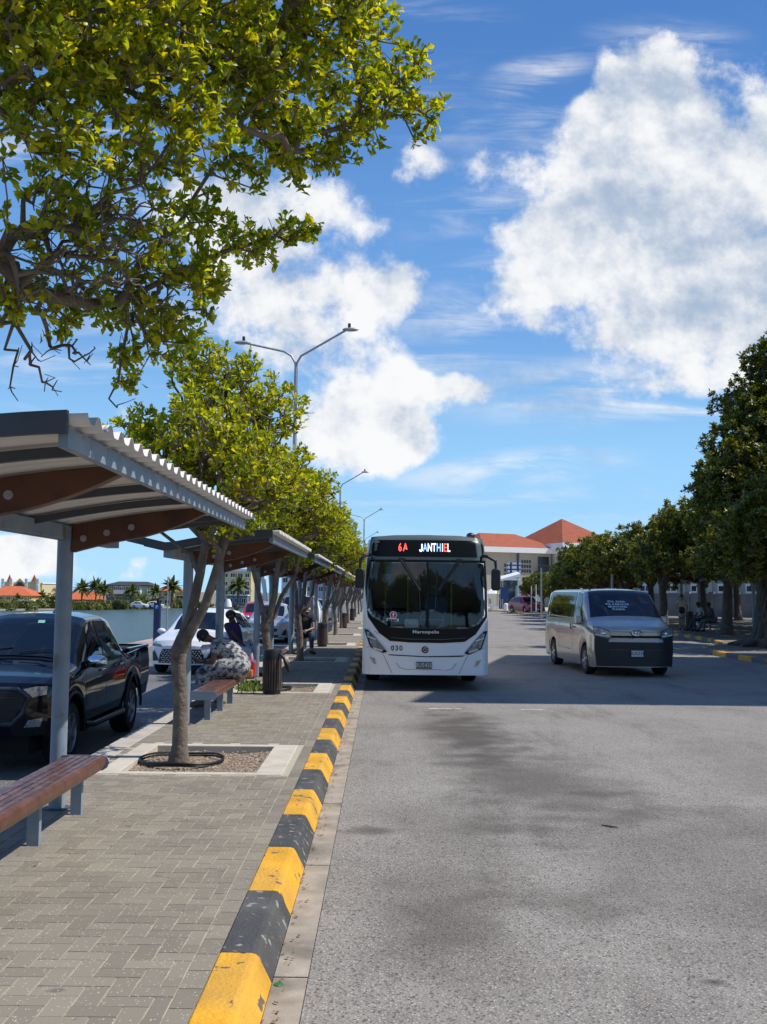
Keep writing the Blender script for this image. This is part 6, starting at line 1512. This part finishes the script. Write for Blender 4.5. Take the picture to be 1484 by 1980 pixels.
t, w, ez = house('cream hall with two red-capped square towers across the water', 9, 82, 1128, 1126, 300, PALE, None, deep=14, win=0, group=G2, name='twin_tower_hall')
Yt = 300
for (x0, x1) in ((7,28),(52,79)):
    a, b = at(x0,1125,Yt), at(x1,1125,Yt); k0 = a.x-t.location.x; k1 = b.x-t.location.x
    q = MB().bx(k0,k1,-1.5,3,0,a.z+2.6).build('tower', PALE, t); m = MB()
    for xx in (k0, k1-.8): m.bx(xx,xx+.8,-1.7,-1.51,0,a.z+2.6+.9); m.ball((xx+.4,-1.3,a.z+1.6),.5,8,6)
    m.each('white_pilaster', WHITE, q); cx = (k0+k1)/2; r_ = (k1-k0)*.34; zt = at(0,1114,Yt).z+2.6
    MB().add([(cx-r_,-1.4,a.z+.4),(cx+r_,-1.4,a.z+.4),(cx+r_,2.5,a.z+.4),(cx-r_,2.5,a.z+.4),(cx,.5,zt+.6)], [(0,1,4),(1,2,4),(2,3,4),(3,0,4)]).build('tower_roof', TILE, q)
    MB().bx(cx-.8,cx+.8,-1.6,-1.51,a.z-4.5,a.z-1.2).build('tower_window', DWIN, q)
a = at(40,1118,Yt); k0 = at(28,1128,Yt).x-t.location.x; k1 = at(52,1128,Yt).x-t.location.x; zb = at(40,1130,Yt).z+2.6
m = MB(); m.add([(k0,-.6,zb),(k1,-.6,zb),((k0+k1)/2,-.6,a.z+2.6),(k0,.6,zb),(k1,.6,zb),((k0+k1)/2,.6,a.z+2.6)], [(0,1,2),(5,4,3),(0,2,5,3),(2,1,4,5)]); m.build('gable', PALE, t)
m = MB(); m.lathe([(0,-.1),(1.0,-.1),(1.0,.1)], ((k0+k1)/2,-.65,(zb+a.z)/2+.1), 14, 'y'); m.build('round_window', DWIN, t)
house('building with an orange roof right behind the twin towers', 79, 103, 1138, 1128, 310, PALE, ORANGE, deep=10, win=2, rows=2, group=G2)
house('small house with a pink roof across the water', 95, 112, 1158, 1146, 268, REDW, PINK, deep=8, win=1, rows=1, group=G2, ridge=.8)
house('grey-roofed house behind the pink roof', 97, 118, 1140, 1136, 330, CREAM, DROOF, deep=8, win=2, rows=2, group=G2, ridge=.7)
house('long low red-walled house with an orange roof beneath the palms', 128, 184, 1159, 1143, 285, REDW, ORANGE, deep=10, win=6, rows=1, group=G2, ridge=.7)
t, w, ez = house('large dark grey-green building with a balcony, across the water', 206, 288, 1131, 1124, 300, DGREEN, DROOF, deep=14, win=7, rows=3, group=G2, ridge=.7, name='apartment_building')
MB().bx(w*.22,w*.85,-2.2,-.2,3.4,4.6).build('balcony', WHITE, t); MB().bx(w*.8,w*.98,-.8,0,0,ez-.3).build('stair_tower', mat('sage_wall', (.26,.32,.24), .8), t)
house('orange-roofed house behind the right-hand palms across the water', 303, 345, 1142, 1132, 315, CREAM, ORANGE, deep=10, win=3, rows=2, group=G2)
house('white low building right of the dark apartment block', 284, 306, 1150, 1148, 320, WHITE, None, deep=10, win=2, rows=2, group=G2)
house('yellow and orange shop front across the water', 336, 360, 1145, 1143, 300, mat('shop_yellow', (.75,.45,.03), .7, c2=(.7,.12,.03), c2s=.3), None, deep=5, win=1, rows=1, group=G2)
house('tall pale yellow apartment block behind the second shelter', 430, 486, 1104, 1100, 330, PALE, None, deep=14, win=4, rows=4, group=G2, name='apartment_building')
house('grey flat-roofed shed at the end of the inlet', 440, 478, 1152, 1150, 322, mat('shed_grey', (.16,.17,.18), .9), None, deep=6, win=3, rows=1, group=G2)
house('white building behind the pavement trees at the end of the inlet', 545, 590, 1112, 1108, 330, WHITE, None, deep=10, win=3, rows=3, group=G2)
house('pale blue building far behind the tree trunks', 590, 640, 1108, 1100, 360, mat('blue_wall', (.36,.46,.58), .8), TILE, deep=10, win=4, rows=3, group=G2)
house('white and orange building at the end of the pavement', 640, 700, 1112, 1104, 300, CREAM, ORANGE, deep=10, win=4, rows=3, group=G2)
# white slanted pier
Yp = 250; t = thing('bridge_pier', 'white leaning concrete pylons of a bridge seen past the third tree', 'bridge', (0,Yp,0)); BP = mat('pylon_white', (.68,.68,.66), .8)
for (xa, xb, x2a, x2b) in ((503,511,513,517),(519,524,524,532)):
    a, b, c, d = at(x2a,1172,Yp), at(x2b,1172,Yp), at(xb,1110,Yp), at(xa,1110,Yp)
    MB().prism([(p.x,p.z) for p in (a,b,c,d)], lambda x,z,k:(x,k,z), 2.5).build('pylon', BP, t)
a, b = at(492,1172,Yp), at(514,1150,Yp); MB().bx(a.x,b.x,.2,3,a.z,b.z).build('abutment', BP, t)
p = at(441,1172,300); tag(MB().lathe([(0,2.3),(.6,2.2),(.95,1.4),(1.2,0)], (p.x,300,-2.6), 16).build('white_stone', WHITE, None, smooth=True), 'rounded white monument stone at the end of the inlet', 'monument')
for (px, Y, l, pn) in ((288,262,'white car parked across the water, at the dark building',WHITEP),(318,268,'pale car parked across the water under the palms',WHITEP)):
    p = at(px,1165,Y); small_car(l, pn, (p.x,Y,-2.6), R(85), 'round', 'cars across the water')
# palms
def make_palm():
    rs = np.random.RandomState(8); t = thing('palm_tree', 'palm', 'palm tree', group='palms across the water')
    MB().tube([(0,0,0),(.1,0,2.5),(.05,0,5.2)], [.28,.2,.22], 10).build('trunk', BARKD, t, smooth=True)
    V = []; F = []; rn = []
    for k in range(54):
        a = rs.uniform(0,6.28); el = rs.uniform(-.35,1.35); Lf = rs.uniform(2.8,3.9); d = Vector((math.cos(a)*math.cos(el), math.sin(a)*math.cos(el), math.sin(el))); s = Vector((-math.sin(a), math.cos(a), 0)); prev = None
        for q in range(9):
            u = q/8; p = Vector((.05,0,5.2))+d*Lf*u+Vector((0,0,-1.7*u*u*math.cos(el))); wd = .42*math.sin(math.pi*min(1,.12+u*.88))+.02
            o = len(V); V += [tuple(p-s*wd-Vector((0,0,wd*.5))), tuple(p), tuple(p+s*wd-Vector((0,0,wd*.5)))]; rn += [rs.uniform()]*3
            if prev is not None and q % 1 == 0: F += [(prev,prev+1,o+1,o),(prev+1,prev+2,o+2,o+1)]
            prev = o
    np_mesh('crown', np.array(V), np.array(F), PALML, t, rnd=np.array(rn)); return t
pm = make_palm(); first = True
for (px, pyt, Y, l) in ((160,1126,275,'palm left of the middle one before the orange-roofed house'),(187,1122,272,'tall palm in the middle of the group before the red-walled house'),(201,1129,268,'palm right of the tallest, beside the dark building'),(255,1132,262,'palm in front of the dark building'),
        (301,1134,285,'bushy palm left of the tall right-hand palm'),(333,1121,280,'tall palm at the right end of the far shore'),(82,1144,270,'short palm in front of the cream hall'),(34,1150,255,'small palm before the yellow house'),(462,1118,290,'palm in front of the tall yellow apartment block'),(420,1124,300,'palm behind the second shelter')):
    p = at(px,pyt,Y); o = pm if first else copy_tree(pm); first = False; sc = (p.z+2.6)/7.0; place(o, (p.x,Y,-2.6), px, l, sc)
# shoreline shrubs
ORD = 'first second third fourth fifth sixth seventh eighth ninth tenth eleventh twelfth thirteenth fourteenth fifteenth sixteenth seventeenth eighteenth nineteenth twentieth twenty-first twenty-second twenty-third twenty-fourth twenty-fifth twenty-sixth twenty-seventh twenty-eighth'.split()
def make_shrub(seed):
    rs = np.random.RandomState(seed); t = thing('shrub', 'shrub', 'shrub', group='shrubs along the far shore'); n = 420
    d = unit(rs.normal(0,1,(n,3))); d[:,2] = abs(d[:,2]); C = d*(rs.uniform(.3,1,(n,1))**.5)*np.array([[2.6,1.6,2.2]])*(1+.25*np.sin(d[:,:1]*7+seed))
    V, F, r = leaves(C, d, rs, 4, .5, .3, 1.3); np_mesh('foliage', V, F, LEAFD2, t, rnd=r); MB().tube([(0,0,-.3),(0,0,1.2)], [.2,.1], 6).build('stem', BARKD, t); return t
LEAFD2 = leafmat('shrub_leaf', (.09,.125,.03), (.22,.24,.05), .25)
ss_ = [make_shrub(1), make_shrub(2)]; us = [0,0]; k = 0; rs = np.random.RandomState(17)
def shore_y(x):
    for (a, b) in zip(shore[1:-1], shore[2:]):
        if b[0] <= x <= a[0]: return a[1]+(b[1]-a[1])*(x-a[0])/(b[0]-a[0])
    return 230
for px in list(range(-10,300,13))+[345,372,398]:
    Y = 240
    for _ in range(6): Y = shore_y(at(px,1170,Y).x)+1.2
    Y += rs.uniform(0,3); p = at(px+rs.uniform(-3,3),1170,Y); j = k % 2; o = ss_[j] if not us[j] else copy_tree(ss_[j]); us[j] = 1
    place(o, (p.x,Y,-2.9), rs.uniform(0,6), ORD[k]+' shore shrub from the left, '+('before the yellow house' if px < 60 else 'before the low sheds' if px < 125 else 'below the palms' if px < 205 else 'before the dark building' if px < 290 else 'at the right end of the shore'), rs.uniform(.7,1.1)*(1.5 if px in (107,263,276) else 1)); k += 1
